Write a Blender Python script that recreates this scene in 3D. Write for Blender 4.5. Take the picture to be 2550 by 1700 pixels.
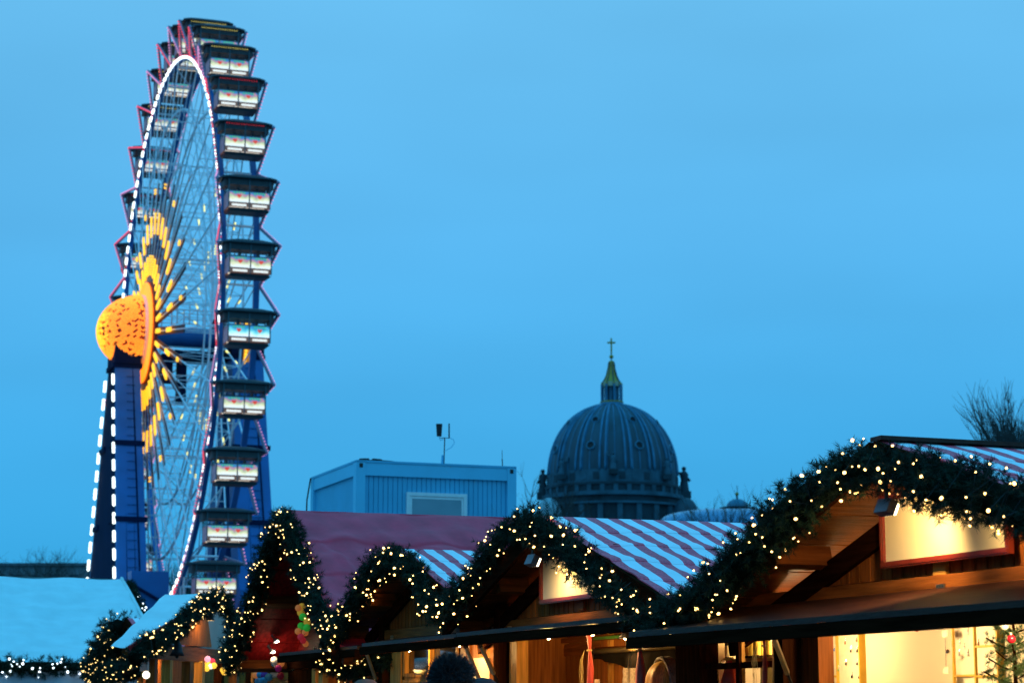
import bpy, math, random
import numpy as np
from mathutils import Vector, Matrix, Euler
random.seed(7); RNG = np.random.default_rng(7)
for o in list(bpy.data.objects): bpy.data.objects.remove(o)
scene = bpy.context.scene; COL = scene.collection
R = math.radians; PI = math.pi

# ------------------------------------------------------------------ camera
FPX = 5200.0; PITCH = math.atan(910/FPX); CAMZ = 1.6
cd = bpy.data.cameras.new('camera'); cam = bpy.data.objects.new('camera', cd); COL.objects.link(cam)
cd.sensor_width = 36; cd.lens = FPX/2550*36; cd.clip_end = 4000; cd.clip_start = .1
cam.location = (0, 0, CAMZ); cam.rotation_euler = (PI/2+PITCH, 0, 0)
cd.dof.use_dof = True; cd.dof.focus_distance = 13.6; cd.dof.aperture_fstop = 5.0
scene.camera = cam
# ------------------------------------------------------------------ sky (overcast blue hour)
w = bpy.data.worlds.new('World'); scene.world = w; w.use_nodes = True
nt = w.node_tree; nt.nodes.clear()
N = nt.nodes.new; LK = nt.links.new
tc = N('ShaderNodeTexCoord'); sx = N('ShaderNodeSeparateXYZ'); LK(tc.outputs['Generated'], sx.inputs[0])
rp = N('ShaderNodeValToRGB'); LK(sx.outputs['Z'], rp.inputs[0])
el = rp.color_ramp.elements
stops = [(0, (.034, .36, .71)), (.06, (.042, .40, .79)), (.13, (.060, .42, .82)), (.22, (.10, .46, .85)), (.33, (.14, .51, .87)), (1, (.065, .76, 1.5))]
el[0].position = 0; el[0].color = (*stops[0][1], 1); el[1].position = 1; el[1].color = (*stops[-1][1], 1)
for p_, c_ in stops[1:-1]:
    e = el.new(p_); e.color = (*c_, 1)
nz = N('ShaderNodeTexNoise'); nz.inputs['Scale'].default_value = 2.2; nz.inputs['Detail'].default_value = 3
mp = N('ShaderNodeMapping'); mp.inputs['Scale'].default_value = (1, 1, 3.5); LK(tc.outputs['Generated'], mp.inputs[0]); LK(mp.outputs[0], nz.inputs[0])
mr = N('ShaderNodeMapRange'); mr.inputs[1].default_value = .3; mr.inputs[2].default_value = .7; mr.inputs[3].default_value = .89; mr.inputs[4].default_value = 1.10
LK(nz.outputs[0], mr.inputs[0])
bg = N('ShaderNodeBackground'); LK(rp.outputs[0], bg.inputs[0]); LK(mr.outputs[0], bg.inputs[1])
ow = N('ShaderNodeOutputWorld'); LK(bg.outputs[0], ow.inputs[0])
# ------------------------------------------------------------------ faint last daylight
sl = bpy.data.lights.new('sun', 'SUN'); sl.energy = .12; sl.angle = R(40); sl.color = (.2, .6, 1)
so = bpy.data.objects.new('sun', sl); COL.objects.link(so); so.rotation_euler = (R(48), 0, R(-55))
vs = scene.view_settings; vs.view_transform = 'Standard'; vs.look = 'None'; vs.exposure = 0; vs.gamma = 1; vs.use_curve_mapping = False
scene.render.engine = 'CYCLES'
scene.cycles.sample_clamp_indirect = 3; scene.cycles.max_bounces = 6; scene.cycles.transparent_max_bounces = 6

# ------------------------------------------------------------------ calibrated measuring helpers
_F = Vector((0, math.cos(PITCH), math.sin(PITCH))); _U = Vector((0, -math.sin(PITCH), math.cos(PITCH)))
def ray(px, py): return _F + Vector((1, 0, 0))*((px-1275)/FPX) - _U*((py-850)/FPX)
def at(px, py, Y): r = ray(px, py); return Vector((0, 0, CAMZ)) + r*(Y/r.y)
TH = R(20.5)
NV = Vector((math.cos(TH), math.sin(TH), 0)); UV = Vector((math.sin(TH), -math.cos(TH), 0))
FR = TH - PI/2                       # heading of the market row: local x along the fronts, y into the stalls
def W(u, p, z=0): return NV*p + UV*u + Vector((0, 0, z))
def hit(px, py, p=5.0):
    r = ray(px, py); P = Vector((0, 0, CAMZ)) + r*(p/r.dot(NV)); return P.dot(UV), P.z
def hv(px, py, p=5.0): u, z = hit(px, py, p); return Vector((u, p, z))

# ------------------------------------------------------------------ materials
MATS = {}
def mat(name, col=(.5, .5, .5), rough=.6, metal=0, var=.25, scale=8, bump=0, bscale=60, emit=None, es=1, stretch=None, rnd=0, sample=None, alpha=None, trans=0, spec=None):
    if name in MATS: return MATS[name]
    m = bpy.data.materials.new(name); m.use_nodes = True; t = m.node_tree; b = t.nodes['Principled BSDF']
    b.inputs['Roughness'].default_value = rough; b.inputs['Metallic'].default_value = metal
    if spec is not None: b.inputs['Specular IOR Level'].default_value = spec
    if trans: b.inputs['Transmission Weight'].default_value = trans
    tc = t.nodes.new('ShaderNodeTexCoord'); src = tc.outputs['Object']
    if stretch:
        mp = t.nodes.new('ShaderNodeMapping'); mp.inputs['Scale'].default_value = stretch; t.links.new(src, mp.inputs[0]); src = mp.outputs[0]
        if rnd:
            oi = t.nodes.new('ShaderNodeObjectInfo'); cx = t.nodes.new('ShaderNodeCombineXYZ'); ml = t.nodes.new('ShaderNodeMath'); ml.operation = 'MULTIPLY'; ml.inputs[1].default_value = 37
            t.links.new(oi.outputs['Random'], ml.inputs[0])
            for k in range(3): t.links.new(ml.outputs[0], cx.inputs[k])
            t.links.new(cx.outputs[0], mp.inputs['Location'])
    nz = t.nodes.new('ShaderNodeTexNoise'); nz.inputs['Scale'].default_value = scale; nz.inputs['Detail'].default_value = 5
    t.links.new(src, nz.inputs[0])
    mx = t.nodes.new('ShaderNodeMix'); mx.data_type = 'RGBA'
    lo = [c*(1-var) for c in col]; hi = [min(1, c*(1+var)) for c in col]
    mx.inputs[6].default_value = (*lo, 1); mx.inputs[7].default_value = (*hi, 1)
    mr = t.nodes.new('ShaderNodeMapRange'); mr.inputs[1].default_value = .3; mr.inputs[2].default_value = .7
    t.links.new(nz.outputs[0], mr.inputs[0]); t.links.new(mr.outputs[0], mx.inputs[0])
    out = mx.outputs[2]
    if rnd:
        oi = t.nodes.new('ShaderNodeObjectInfo'); r2 = t.nodes.new('ShaderNodeMapRange'); r2.inputs[3].default_value = 1-rnd; r2.inputs[4].default_value = 1+rnd
        t.links.new(oi.outputs['Random'], r2.inputs[0]); hs = t.nodes.new('ShaderNodeHueSaturation'); t.links.new(out, hs.inputs['Color']); t.links.new(r2.outputs[0], hs.inputs['Value']); out = hs.outputs[0]
    t.links.new(out, b.inputs['Base Color'])
    if bump:
        n2 = t.nodes.new('ShaderNodeTexNoise'); n2.inputs['Scale'].default_value = bscale; n2.inputs['Detail'].default_value = 4; t.links.new(src, n2.inputs[0])
        bp = t.nodes.new('ShaderNodeBump'); bp.inputs['Strength'].default_value = bump; bp.inputs['Distance'].default_value = .02
        t.links.new(n2.outputs[0], bp.inputs['Height']); t.links.new(bp.outputs[0], b.inputs['Normal'])
    if emit is not None:
        b.inputs['Emission Color'].default_value = (*emit, 1); b.inputs['Emission Strength'].default_value = es
    if sample: m.cycles.emission_sampling = sample
    MATS[name] = m; return m
def wood(name, col, rough=.45, rnd=.16, axis='z', bump=.25, spec=.05):
    s = {'x': (1.2, 16, 16), 'y': (16, 1.2, 16), 'z': (16, 16, 1.2)}[axis]
    return mat(name, col, rough, var=.42, scale=2.2, bump=bump, bscale=9, stretch=s, rnd=rnd, spec=spec)
WZ = wood('stained_timber_upright', (.23, .070, .014)); WX = wood('stained_timber_lengthwise', (.22, .066, .013), axis='x'); WY = wood('stained_timber_crosswise', (.16, .047, .011), axis='y')
WD = wood('dark_timber', (.035, .011, .004), axis='z', spec=0); WDX = wood('dark_timber_beam', (.024, .008, .004), rough=.8, axis='x', spec=0)
WL = wood('pale_timber', (.52, .25, .05), axis='z'); WLX = wood('pale_timber_rail', (.52, .25, .05), axis='x')
WPAN = wood('oak_panel', (.30, .10, .018), axis='z', rnd=.08)
REDW = wood('red_painted_board', (.20, .008, .008), axis='x', rnd=.2); REDC = mat('red_tarp', (.78, .028, .065), .6, var=.16, scale=5, bump=.25, bscale=7)
FLAPM = mat('varnished_flap', (.050, .017, .010), .45, var=.3, scale=3, stretch=(1, 8, 8), bump=.15, bscale=14, spec=.2)
FRAMER = mat('mahogany_frame', (.19, .022, .012), .28, var=.25, scale=9)
CREAM = mat('cream_sign', (.80, .68, .42), .55, var=.05, scale=4)
CREAMW = mat('cream_cloth_wall', (.84, .70, .45), .8, var=.05, scale=1.6, bump=.1, bscale=2)
METAL = mat('galvanised_plate', (.42, .38, .26), .42, 1, scale=50)
DARKM = mat('black_iron', (.018, .018, .02), .5, .4)
STEEL = mat('steel_strut', (.52, .44, .26), .35, .85)
NEED = mat('pine_needle', (.010, .030, .018), .6, spec=.12, var=.7, scale=9)
CORE = mat('garland_core', (.004, .010, .007), .9, spec=0, var=.4, scale=20)
BULB = mat('fairy_bulb', (1, .8, .5), .3, emit=(1, .56, .15), es=9)
BULBY = mat('fairy_bulb_yellowish', (1, .9, .5), .3, emit=(1, .64, .19), es=5)
BULBC = mat('fairy_bulb_cold', (.8, .9, 1), .3, emit=(.75, .9, 1), es=5)
WHITE = mat('white_paint', (.75, .75, .74), .5, var=.06)
GLASS = mat('window_glass', (.02, .02, .02), .06, var=.1, spec=.6)
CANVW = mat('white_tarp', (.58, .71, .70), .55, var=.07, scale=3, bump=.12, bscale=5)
CANVT = mat('tan_canvas', (.48, .43, .36), .8, var=.12, scale=2, bump=.2, bscale=5)
GOLD = mat('brass_yellow_frame', (.72, .42, .04), .4, var=.12)

def stripes(name, pair, red=(.95, .07, .12), white=(.80, .82, .84), axis=1):
    m = bpy.data.materials.new(name); m.use_nodes = True; t = m.node_tree; b = t.nodes['Principled BSDF']; b.inputs['Roughness'].default_value = .6
    tc = t.nodes.new('ShaderNodeTexCoord'); sp = t.nodes.new('ShaderNodeSeparateXYZ'); t.links.new(tc.outputs['Object'], sp.inputs[0])
    nz = t.nodes.new('ShaderNodeTexNoise'); nz.inputs['Scale'].default_value = 5; t.links.new(tc.outputs['Object'], nz.inputs[0])
    ma = t.nodes.new('ShaderNodeMath'); ma.operation = 'MULTIPLY_ADD'; ma.inputs[1].default_value = .02; t.links.new(nz.outputs[0], ma.inputs[0]); t.links.new(sp.outputs[axis], ma.inputs[2])
    dv = t.nodes.new('ShaderNodeMath'); dv.operation = 'DIVIDE'; dv.inputs[1].default_value = pair; t.links.new(ma.outputs[0], dv.inputs[0])
    fr = t.nodes.new('ShaderNodeMath'); fr.operation = 'FRACT'; t.links.new(dv.outputs[0], fr.inputs[0])
    lt = t.nodes.new('ShaderNodeMath'); lt.operation = 'LESS_THAN'; lt.inputs[1].default_value = .47; t.links.new(fr.outputs[0], lt.inputs[0])
    # woven speckle in the red print
    n2 = t.nodes.new('ShaderNodeTexNoise'); n2.inputs['Scale'].default_value = 1; n2.inputs['Detail'].default_value = 2
    mp = t.nodes.new('ShaderNodeMapping'); mp.inputs['Scale'].default_value = (160, 60, 160); t.links.new(tc.outputs['Object'], mp.inputs[0]); t.links.new(mp.outputs[0], n2.inputs[0])
    mr = t.nodes.new('ShaderNodeMapRange'); mr.inputs[1].default_value = .35; mr.inputs[2].default_value = .65; t.links.new(n2.outputs[0], mr.inputs[0])
    mr.inputs[3].default_value = .55; mr.inputs[4].default_value = 1.25
    rc = t.nodes.new('ShaderNodeVectorMath'); rc.operation = 'SCALE'; rc.inputs[0].default_value = red; t.links.new(mr.outputs[0], rc.inputs['Scale'])
    mx = t.nodes.new('ShaderNodeMix'); mx.data_type = 'RGBA'; mx.inputs[6].default_value = (*white, 1); t.links.new(lt.outputs[0], mx.inputs[0]); t.links.new(rc.outputs[0], mx.inputs[7])
    n3 = t.nodes.new('ShaderNodeTexNoise'); n3.inputs['Scale'].default_value = 3; n3.inputs['Detail'].default_value = 6; t.links.new(tc.outputs['Object'], n3.inputs[0])
    m3 = t.nodes.new('ShaderNodeMapRange'); m3.inputs[1].default_value = .3; m3.inputs[2].default_value = .75; m3.inputs[3].default_value = .86; m3.inputs[4].default_value = 1.04; t.links.new(n3.outputs[0], m3.inputs[0])
    fin = t.nodes.new('ShaderNodeVectorMath'); fin.operation = 'SCALE'; t.links.new(mx.outputs[2], fin.inputs[0]); t.links.new(m3.outputs[0], fin.inputs['Scale'])
    t.links.new(fin.outputs[0], b.inputs['Base Color'])
    return m
STRIPE = stripes('striped_awning_cloth', .165)

# ------------------------------------------------------------------ mesh builder
class MB:
    def __init__(s): s.v = []; s.f = []
    def add(s, vs, fs):
        k = len(s.v); s.v += [tuple(v) for v in vs]; s.f += [tuple(i+k for i in f) for f in fs]; return s
    def box(s, c, d, rot=None):
        x, y, z = d[0]/2, d[1]/2, d[2]/2
        vs = [Vector((a, b, e)) for a in (-x, x) for b in (-y, y) for e in (-z, z)]
        if rot is not None: vs = [rot @ v for v in vs]
        c = Vector(c)
        return s.add([v+c for v in vs], [(0, 1, 3, 2), (4, 6, 7, 5), (0, 4, 5, 1), (2, 3, 7, 6), (0, 2, 6, 4), (1, 5, 7, 3)])
    def bx(s, x0, x1, y0, y1, z0, z1): return s.box(((x0+x1)/2, (y0+y1)/2, (z0+z1)/2), (abs(x1-x0), abs(y1-y0), abs(z1-z0)))
    def bar(s, a, b, w, h, up=(0, 0, 1)):
        a, b = Vector(a), Vector(b); d = (b-a); L = d.length
        if L < 1e-6: return s
        d /= L; up = Vector(up)
        if abs(d.dot(up)) > .98: up = Vector((0, 1, 0)) if abs(d.y) < .9 else Vector((1, 0, 0))
        r = d.cross(up).normalized(); q = r.cross(d)
        M = Matrix((r, d, q)).transposed()
        return s.box((a+b)/2, (w, L, h), M)
    def tube(s, pts, r, n=6, cap=True):
        pts = [Vector(p) for p in pts]; m = len(pts)
        rs = r if isinstance(r, (list, tuple)) else [r]*m
        k0 = len(s.v); ref = None
        for i, p in enumerate(pts):
            d = (pts[min(i+1, m-1)]-pts[max(i-1, 0)])
            d = d.normalized() if d.length > 1e-9 else Vector((0, 0, 1))
            if ref is None: ref = Vector((1, 0, 0)) if abs(d.x) < .8 else Vector((0, 1, 0))
            a = (ref - d*ref.dot(d)).normalized(); b = d.cross(a); ref = a
            for j in range(n):
                t = 2*PI*j/n; s.v.append(tuple(p + (a*math.cos(t)+b*math.sin(t))*rs[i]))
        for i in range(m-1):
            for j in range(n):
                s.f.append((k0+i*n+j, k0+i*n+(j+1) % n, k0+(i+1)*n+(j+1) % n, k0+(i+1)*n+j))
        if cap: s.f.append(tuple(k0+j for j in range(n))[::-1]); s.f.append(tuple(k0+(m-1)*n+j for j in range(n)))
        return s
    def lathe(s, prof, n=24, c=(0, 0, 0), M=None, a0=0, a1=2*PI):
        k0 = len(s.v); c = Vector(c); full = abs(a1-a0-2*PI) < 1e-6; nn = n if full else n+1
        for r, z in prof:
            for j in range(nn):
                t = a0+(a1-a0)*j/n; v = Vector((r*math.cos(t), r*math.sin(t), z))
                if M is not None: v = M @ v
                s.v.append(tuple(v+c))
        for i in range(len(prof)-1):
            for j in range(n):
                j2 = (j+1) % nn; s.f.append((k0+i*nn+j, k0+i*nn+j2, k0+(i+1)*nn+j2, k0+(i+1)*nn+j))
        return s
    def prism(s, poly, off):
        n = len(poly); off = Vector(off); k0 = len(s.v)
        s.v += [tuple(Vector(p)) for p in poly] + [tuple(Vector(p)+off) for p in poly]
        s.f += [tuple(range(k0, k0+n))[::-1], tuple(range(k0+n, k0+2*n))] + [(k0+i, k0+(i+1) % n, k0+n+(i+1) % n, k0+n+i) for i in range(n)]
        return s
    def ball(s, c, r, n=8, sq=(1, 1, 1)):
        m = max(3, n//2); c = Vector(c); k0 = len(s.v)
        s.v.append(tuple(c+Vector((0, 0, r*sq[2]))))
        for i in range(1, m):
            ph = PI*i/m
            for j in range(n):
                t = 2*PI*j/n; s.v.append(tuple(c+Vector((r*sq[0]*math.sin(ph)*math.cos(t), r*sq[1]*math.sin(ph)*math.sin(t), r*sq[2]*math.cos(ph)))))
        s.v.append(tuple(c-Vector((0, 0, r*sq[2])))); e = len(s.v)-1
        for j in range(n):
            s.f.append((k0, k0+1+j, k0+1+(j+1) % n)); s.f.append((e, e-n+(j+1) % n, e-n+j))
        for i in range(m-2):
            for j in range(n):
                a = k0+1+i*n; s.f.append((a+j, a+n+j, a+n+(j+1) % n, a+(j+1) % n))
        return s
    def grid(s, fn, nu, nv):
        k0 = len(s.v)
        for i in range(nu+1):
            for j in range(nv+1): s.v.append(tuple(fn(i/nu, j/nv)))
        for i in range(nu):
            for j in range(nv):
                a = k0+i*(nv+1)+j; s.f.append((a, a+nv+1, a+nv+2, a+1))
        return s
    def mesh(s, name, m, smooth=False, org=(0, 0, 0)):
        me = bpy.data.meshes.new(name); o = org
        me.from_pydata([(v[0]-o[0], v[1]-o[1], v[2]-o[2]) for v in s.v], [], s.f); me.materials.append(m)
        if smooth: me.polygons.foreach_set('use_smooth', [True]*len(me.polygons))
        me.update(); return me
    def build(s, name, m, parent=None, smooth=False, kind=None, label=None):
        org = ORG.get(parent.name, (0, 0, 0)) if parent else (0, 0, 0)
        o = obj(name, s.mesh(name, m, smooth, org), parent)
        if parent: ORG[o.name] = org
        if kind: o['kind'] = kind
        if label: o['label'] = label
        return o
ORG = {}
def obj(name, me, parent=None):
    o = bpy.data.objects.new(name, me); COL.objects.link(o)
    if parent: o.parent = parent
    return o
def tag(o, label, cat, group=None, kind=None):
    if label: o['label'] = label
    if cat: o['category'] = cat
    if group: o['group'] = group
    if kind: o['kind'] = kind
    return o
def thing(name, label, cat, org=(0, 0, 0), group=None, frame='row', rz=None):
    """Empty at a thing's base. frame 'row': org is (u, p, z) of the market row; parts are modelled in the same axes."""
    o = bpy.data.objects.new(name, None); COL.objects.link(o); o.empty_display_size = .2
    if frame == 'row': o.location = W(*org); o.rotation_euler = (0, 0, FR)
    else: o.location = org; o.rotation_euler = (0, 0, rz or 0)
    ORG[o.name] = tuple(org) if frame == 'row' else (0, 0, 0)
    return tag(o, label, cat, group)
def copy_tree(src, parent=None):
    c = src.copy(); COL.objects.link(c); c.parent = parent
    for ch in src.children: copy_tree(ch, c)
    return c
def lamp_light(name, parent, loc, energy, col=(1, .62, .27), r=.03, typ='POINT', aim=None, size=None, blend=.6):
    l = bpy.data.lights.new(name, typ); l.energy = energy; l.color = col; l.shadow_soft_size = r
    if typ == 'SPOT': l.spot_size = size; l.spot_blend = blend
    o = bpy.data.objects.new(name, l); COL.objects.link(o); o.parent = parent
    og = ORG.get(parent.name, (0, 0, 0)); o.location = Vector(loc)-Vector(og)
    if aim is not None: o.rotation_euler = (Vector(aim)-Vector(loc)).to_track_quat('-Z', 'Y').to_euler()
    return o

# ================================================================== GROUND
g = MB().add([(-1500, -60, 0), (1500, -60, 0), (1500, 2500, 0), (-1500, 2500, 0)], [(0, 1, 2, 3)]).build('ground', mat('wet_paving', (.09, .088, .085), .5, scale=.6, var=.3, bump=.2, bscale=9))
g['kind'] = 'structure'

# ================================================================== MARKET HUTS
def roof_slope(root, u0, s, h, zr, sl, p0, p1, m, lap=.009, name='roof_cloth', wr=.006, nb=None, smooth=False, lift=.012):
    nb = nb or max(2, round(h/.40)); prof = []
    for k in range(nb):
        d0, d1 = h*k/nb, h*(k+1)/nb
        for t in ((0, .1, .2, .3, .4, .5, .6, .7, .85, 1) if wr > .01 else (0, .3, .6, .85, 1)): prof.append((d0+(d1-d0)*t*.93, lap*t**1.5))
        prof.append((d1, .004))
    npz = max(6, int((p1-p0)/(.04 if wr > .01 else .12))); mb = MB(); ph = random.random()*9
    def fn(i, j):
        k = min(len(prof)-1, int(round(i*(len(prof)-1)))); d, e = prof[k]; p = p0+(p1-p0)*j
        e2 = e + wr*min(1, .15+d*1.6)*(math.sin(p*7+d*5+ph)+.7*math.sin(p*13.3-d*9+ph*2)+.6*math.sin(d*21+p*3))
        if wr > .01:
            for c0, k_, w_, h_ in ((.35, .55, .05, .035), (.75, -.35, .07, .03), (1.5, .9, .06, .03), (2.3, -.6, .08, .03), (2.9, .4, .05, .025)):
                e2 += h_*math.exp(-(((p-p0)-c0-k_*(d-.8))/w_)**2)*min(1, d*1.5)*max(0, 1-abs(d-.9)/1.2)
        return (u0+s*d, p, zr-sl*d+e2+lift)
    mb.grid(fn, len(prof)-1, npz)
    top = list(mb.v); n = len(top); f0 = list(mb.f)
    o = mb.build(name, m, root, smooth=smooth)
    md = o.modifiers.new('cloth', 'SOLIDIFY'); md.thickness = .008; md.offset = 1 if s < 0 else -1
    return o
def roof_timber(root, u0, s, h, zr, sl, p0, p1, pw, nb=6, m=None, board=.022):
    """boards below the cloth, purlins out to the front edge and the barge board"""
    L = math.hypot(1, sl); nrm = Vector((s*sl, 0, 1)).normalized()
    for k in range(nb):
        a, b = h*k/nb+.006, h*(k+1)/nb-.006; c = (a+b)/2
        q = Vector((u0+s*c, (p0+p1)/2, zr-sl*c))-nrm*(board/2+.004)
        rot = Matrix.Rotation(math.atan(sl)*s, 3, 'Y')
        MB().box(q, ((b-a)*L, p1-p0-.01, board), rot).build('roof_board', m or WY, root)
    for d in ((.13, .5*h, h-.1) if h > 1 else (.13, h-.1)):
        q = Vector((u0+s*d, 0, zr-sl*d-.095)); rot = Matrix.Rotation(math.atan(sl)*s, 3, 'Y')
        MB().box((q.x, (p0+.05+pw)/2, q.z), (.075, pw-p0-.05, .105), rot).build('purlin', WY, root)
    a = Vector((u0+s*.002, p0-.018, zr-.055)); b = Vector((u0+s*(h+.03), p0-.018, zr-.055-sl*(h+.03)))
    MB().bar(a, b, .03, .13, (0, 0, 1)).build('barge_board', WDX, root)
def gable_wall(root, u0, a, b, pw, zr, sl, zt, plank, m=None, ridge=None):
    """vertical planks from the tie beam up to the roof, between u=a and u=b"""
    u = a
    back = [(a, pw+.03, zt-.1), (b, pw+.03, zt-.1)]
    tops = [(b, zr-.14-sl*abs(b-u0))] + ([(u0, zr-.14)] if a < u0 < b else []) + [(a, zr-.14-sl*abs(a-u0))]
    MB().prism(back+[(q[0], pw+.03, q[1]) for q in tops], (0, .02, 0)).build('gable_backing', WD, root)
    while u < b-.02:
        e = min(u+plank-.013, b); z0 = zt+.002
        z1, z2 = (zr-.135-sl*abs(u-u0)), (zr-.135-sl*abs(e-u0))
        if z1 > z0+.012 or z2 > z0+.012:
            z1, z2 = max(z1, z0+.006), max(z2, z0+.006)
            MB().prism([(u, pw, z0), (e, pw, z0), (e, pw, z2), (u, pw, z1)], (0, .022+random.uniform(0, .004), 0)).build('plank', m or WZ, root)
        u += plank
def bracket(root, u, p, z, s=.05):
    o = MB().box((u, p, z), (s*1.5, .006, s)).build('hinge_plate', METAL, root)
    mb = MB()
    for i in (-.5, 0, .5):
        for j in (-.28, .28): mb.ball((u+i*s, p-.004, z+j*s), s*.07, 6)
    mb.build('screw', DARKM, o, kind='stuff')
def flap(root, ua, ub, ph, zh, pf, zf, m=FLAPM, lip=.065, inset=0):
    """hinged shutter held open as an awning"""
    top = MB(); th = .028
    a = [(ua, ph, zh), (ub, ph, zh), (ub, pf, zf), (ua, pf, zf)]
    top.prism([Vector(q) for q in a], (0, 0, th)); o = top.build('flap', m, root)
    MB().bx(ua+.004, ub-.004, pf-.02, pf+.025, zf-lip, zf-.003).build('flap_edge', WDX, o)
    for s_ in (ua+.03, ub-.03): MB().bar((s_, pf+.03, zf-.02), (s_, ph-.02, zh-.02), .04, .035).build('flap_rib', WDX, o)
    return o
def strut(root, a, b):
    a, b = Vector(a), Vector(b); mid = a+(b-a)*.62
    o = MB().bar(a, mid, .022, .022).build('strut', STEEL, root)
    MB().bar(mid, b, .013, .013).build('strut_rod', DARKM, o); MB().ball(a, .02, 6).build('strut_joint', DARKM, o)
def sign(root, a, b, z0, z1, p):
    p -= .034; o = MB().bx(a, b, p-.015, p, z0, z1).build('sign_panel', CREAM, root); w = .03
    for (x0, x1, y0, y1) in ((a-w, b+w, z0-w, z0), (a-w, b+w, z1, z1+w), (a-w, a, z0, z1), (b, b+w, z0, z1)):
        f = MB().bx(x0, x1, p-.03, p-.002, y0, y1); f.build('sign_frame', FRAMER, o)
        MB().bx(x0+.008, x1-.008, p-.036, p-.031, y0+.008, y1-.008).build('sign_moulding', FRAMER, o)
def hut_shell(root, a, b, pw, depth, zt, zb, m=None, bm=None, floor=True):
    m = m or WPAN
    MB().bx(a, b, pw-.03, pw+.05, zb, zt).build('tie_beam', bm or WX, root)
    MB().bx(a, b, pw+depth, pw+depth+.03, 0, zt).build('back_wall', m, root)
    for u in (a, b): MB().bx(u-.02, u+.02, pw+.06, pw+depth-.002, 0, zt-.02).build('side_wall', m, root)
    MB().bx(a+.03, b-.03, pw-.01, pw+.06, .05, 1.0).build('counter_front', m, root)
    MB().bx(a+.03, b-.03, pw-.25, pw+.3, 1.004, 1.04).build('counter_top', WLX, root)
    MB().bx(a, b, pw, pw+depth-.01, .004, .04).build('floor', WD, root)
def post(root, a, b, p, z0, z1, m, t=.09, name='post'): return MB().bx(a, b, p, p+t, z0, z1).build(name, m, root)
def window(root, a, b, z0, z1, p, nx, nz, m=WL, w=.035, dep=.03):
    o = MB().bx(a, b, p+.012, p+.016, z0, z1).build('window_pane', GLASS, root)
    for i in range(nx+1):
        x = a+(b-a)*i/nx; MB().bx(x-w/2, x+w/2, p-dep, p+.01, z0, z1).build('window_bar', m, o)
    for j in range(nz+1):
        z = z0+(z1-z0)*j/nz; MB().bx(a+w/2+.001, b-w/2-.001, p-dep+.003, p+.008, z-w/2, z+w/2).build('window_bar', m, o)
    return o

# ---- the wide jewellery stall
UR, PW = -8.49, 5.38
rt = thing('market_hut', 'wide timber stall with lit cream sign, striped roof and glowing jewellery display', 'market stall', (UR, 5.0, 0), 'market huts in the row')
JEW = rt; zr, sl = 2.815, .30
for s in (-1, 1):
    roof_slope(rt, UR, s, 2.36, zr, sl, 5.0, 7.9, STRIPE); roof_timber(rt, UR, s, 2.36, zr, sl, 5.0, 7.9, PW)
MB().bx(UR-.05, UR+.05, 5.0-.01, 7.9, zr+.012, zr+.032).build('ridge_cap', FLAPM, rt)
gable_wall(rt, UR, -10.6, -6.2, PW, zr, sl, 2.22, .105)
hut_shell(rt, -11.15, -6.2, PW, 1.75, 2.215, 2.07, CREAMW)
for s in (-1, 1): MB().bar((UR+s*.01, PW-.02, zr-.19), (UR+s*2.3, PW-.02, zr-.19-sl*2.29), .03, .11).build('rake_trim', WDX, rt)
ua, za = hit(2216, 1407, PW-.04); ub, _ = hit(2520, 1372, PW-.04)
sign(rt, ua, ub, 2.30, 2.60, PW-.012)
MB().box((hit(2350, 1425, PW)[0], PW-.014, 2.245), (.11, .02, .085)).build('wood_block', WLX, rt)
bracket(rt, hit(2358, 1467, PW)[0], PW-.034, hit(2358, 1467, PW)[1], .05); bracket(rt, -10.0, PW-.034, 2.11, .045)
flap(rt, -10.95, -6.15, PW-.035, 2.125, 4.80, 1.99)
for px0, px1, m in ((1958, 1995, WD), (1998, 2046, WZ)):
    post(rt, hit(px0, 1620, PW)[0], hit(px1, 1620, PW)[0], PW-.02, 0, 2.068, m)
strut(rt, hv(1925, 1582, 4.95), hv(1982, 1730, 5.30))
# display boards on the back wall
def display(root, px0, px1, pb, cols, cat_open=False):
    a = hit(px0, 1620, pb)[0]; b = hit(px1, 1620, pb)[0]
    o = MB().bx(a, b, pb+.005, pb+.02, 1.45, 2.12).build('display_board', GOLD, root); k = len(cols); w = (b-a-.012*(k+1))/k
    for i, (zs) in enumerate(cols):
        x0 = a+.012+i*(w+.012)
        for z0, z1 in zip(zs[:-1], zs[1:]):
            q = MB().bx(x0, x0+w, pb-.006, pb+.004, z0+.006, z1-.006).build('cushion', mat('cream_linen', (.86, .76, .50), .85, var=.06, scale=14, bump=.35, bscale=22), o)
        MB().bx(x0-.012, x0-.001, pb-.02, pb+.003, 1.45, 2.12).build('frame_bar', GOLD, o)
        for z in zs[1:-1]: MB().bx(x0, x0+w, pb-.018, pb+.003, z-.005, z+.005).build('frame_bar', GOLD, o)
    MB().bx(b-.012, b, pb-.02, pb+.003, 1.45, 2.12).build('frame_bar', GOLD, o)
    return a, b, w
PB = 6.0
MB().bx(-11.1, -6.2, PB+.021, PB+.035, 1.0, 2.25).build('cloth_backdrop', CREAMW, rt)
display(rt, 2034, 2148, PB, [(1.45, 1.775, 2.10), (1.45, 2.05, 2.12)])
display(rt, 2378, 2492, PB, [(1.45, 1.76, 2.12), (1.45, 1.755, 1.905, 2.12)])
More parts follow.
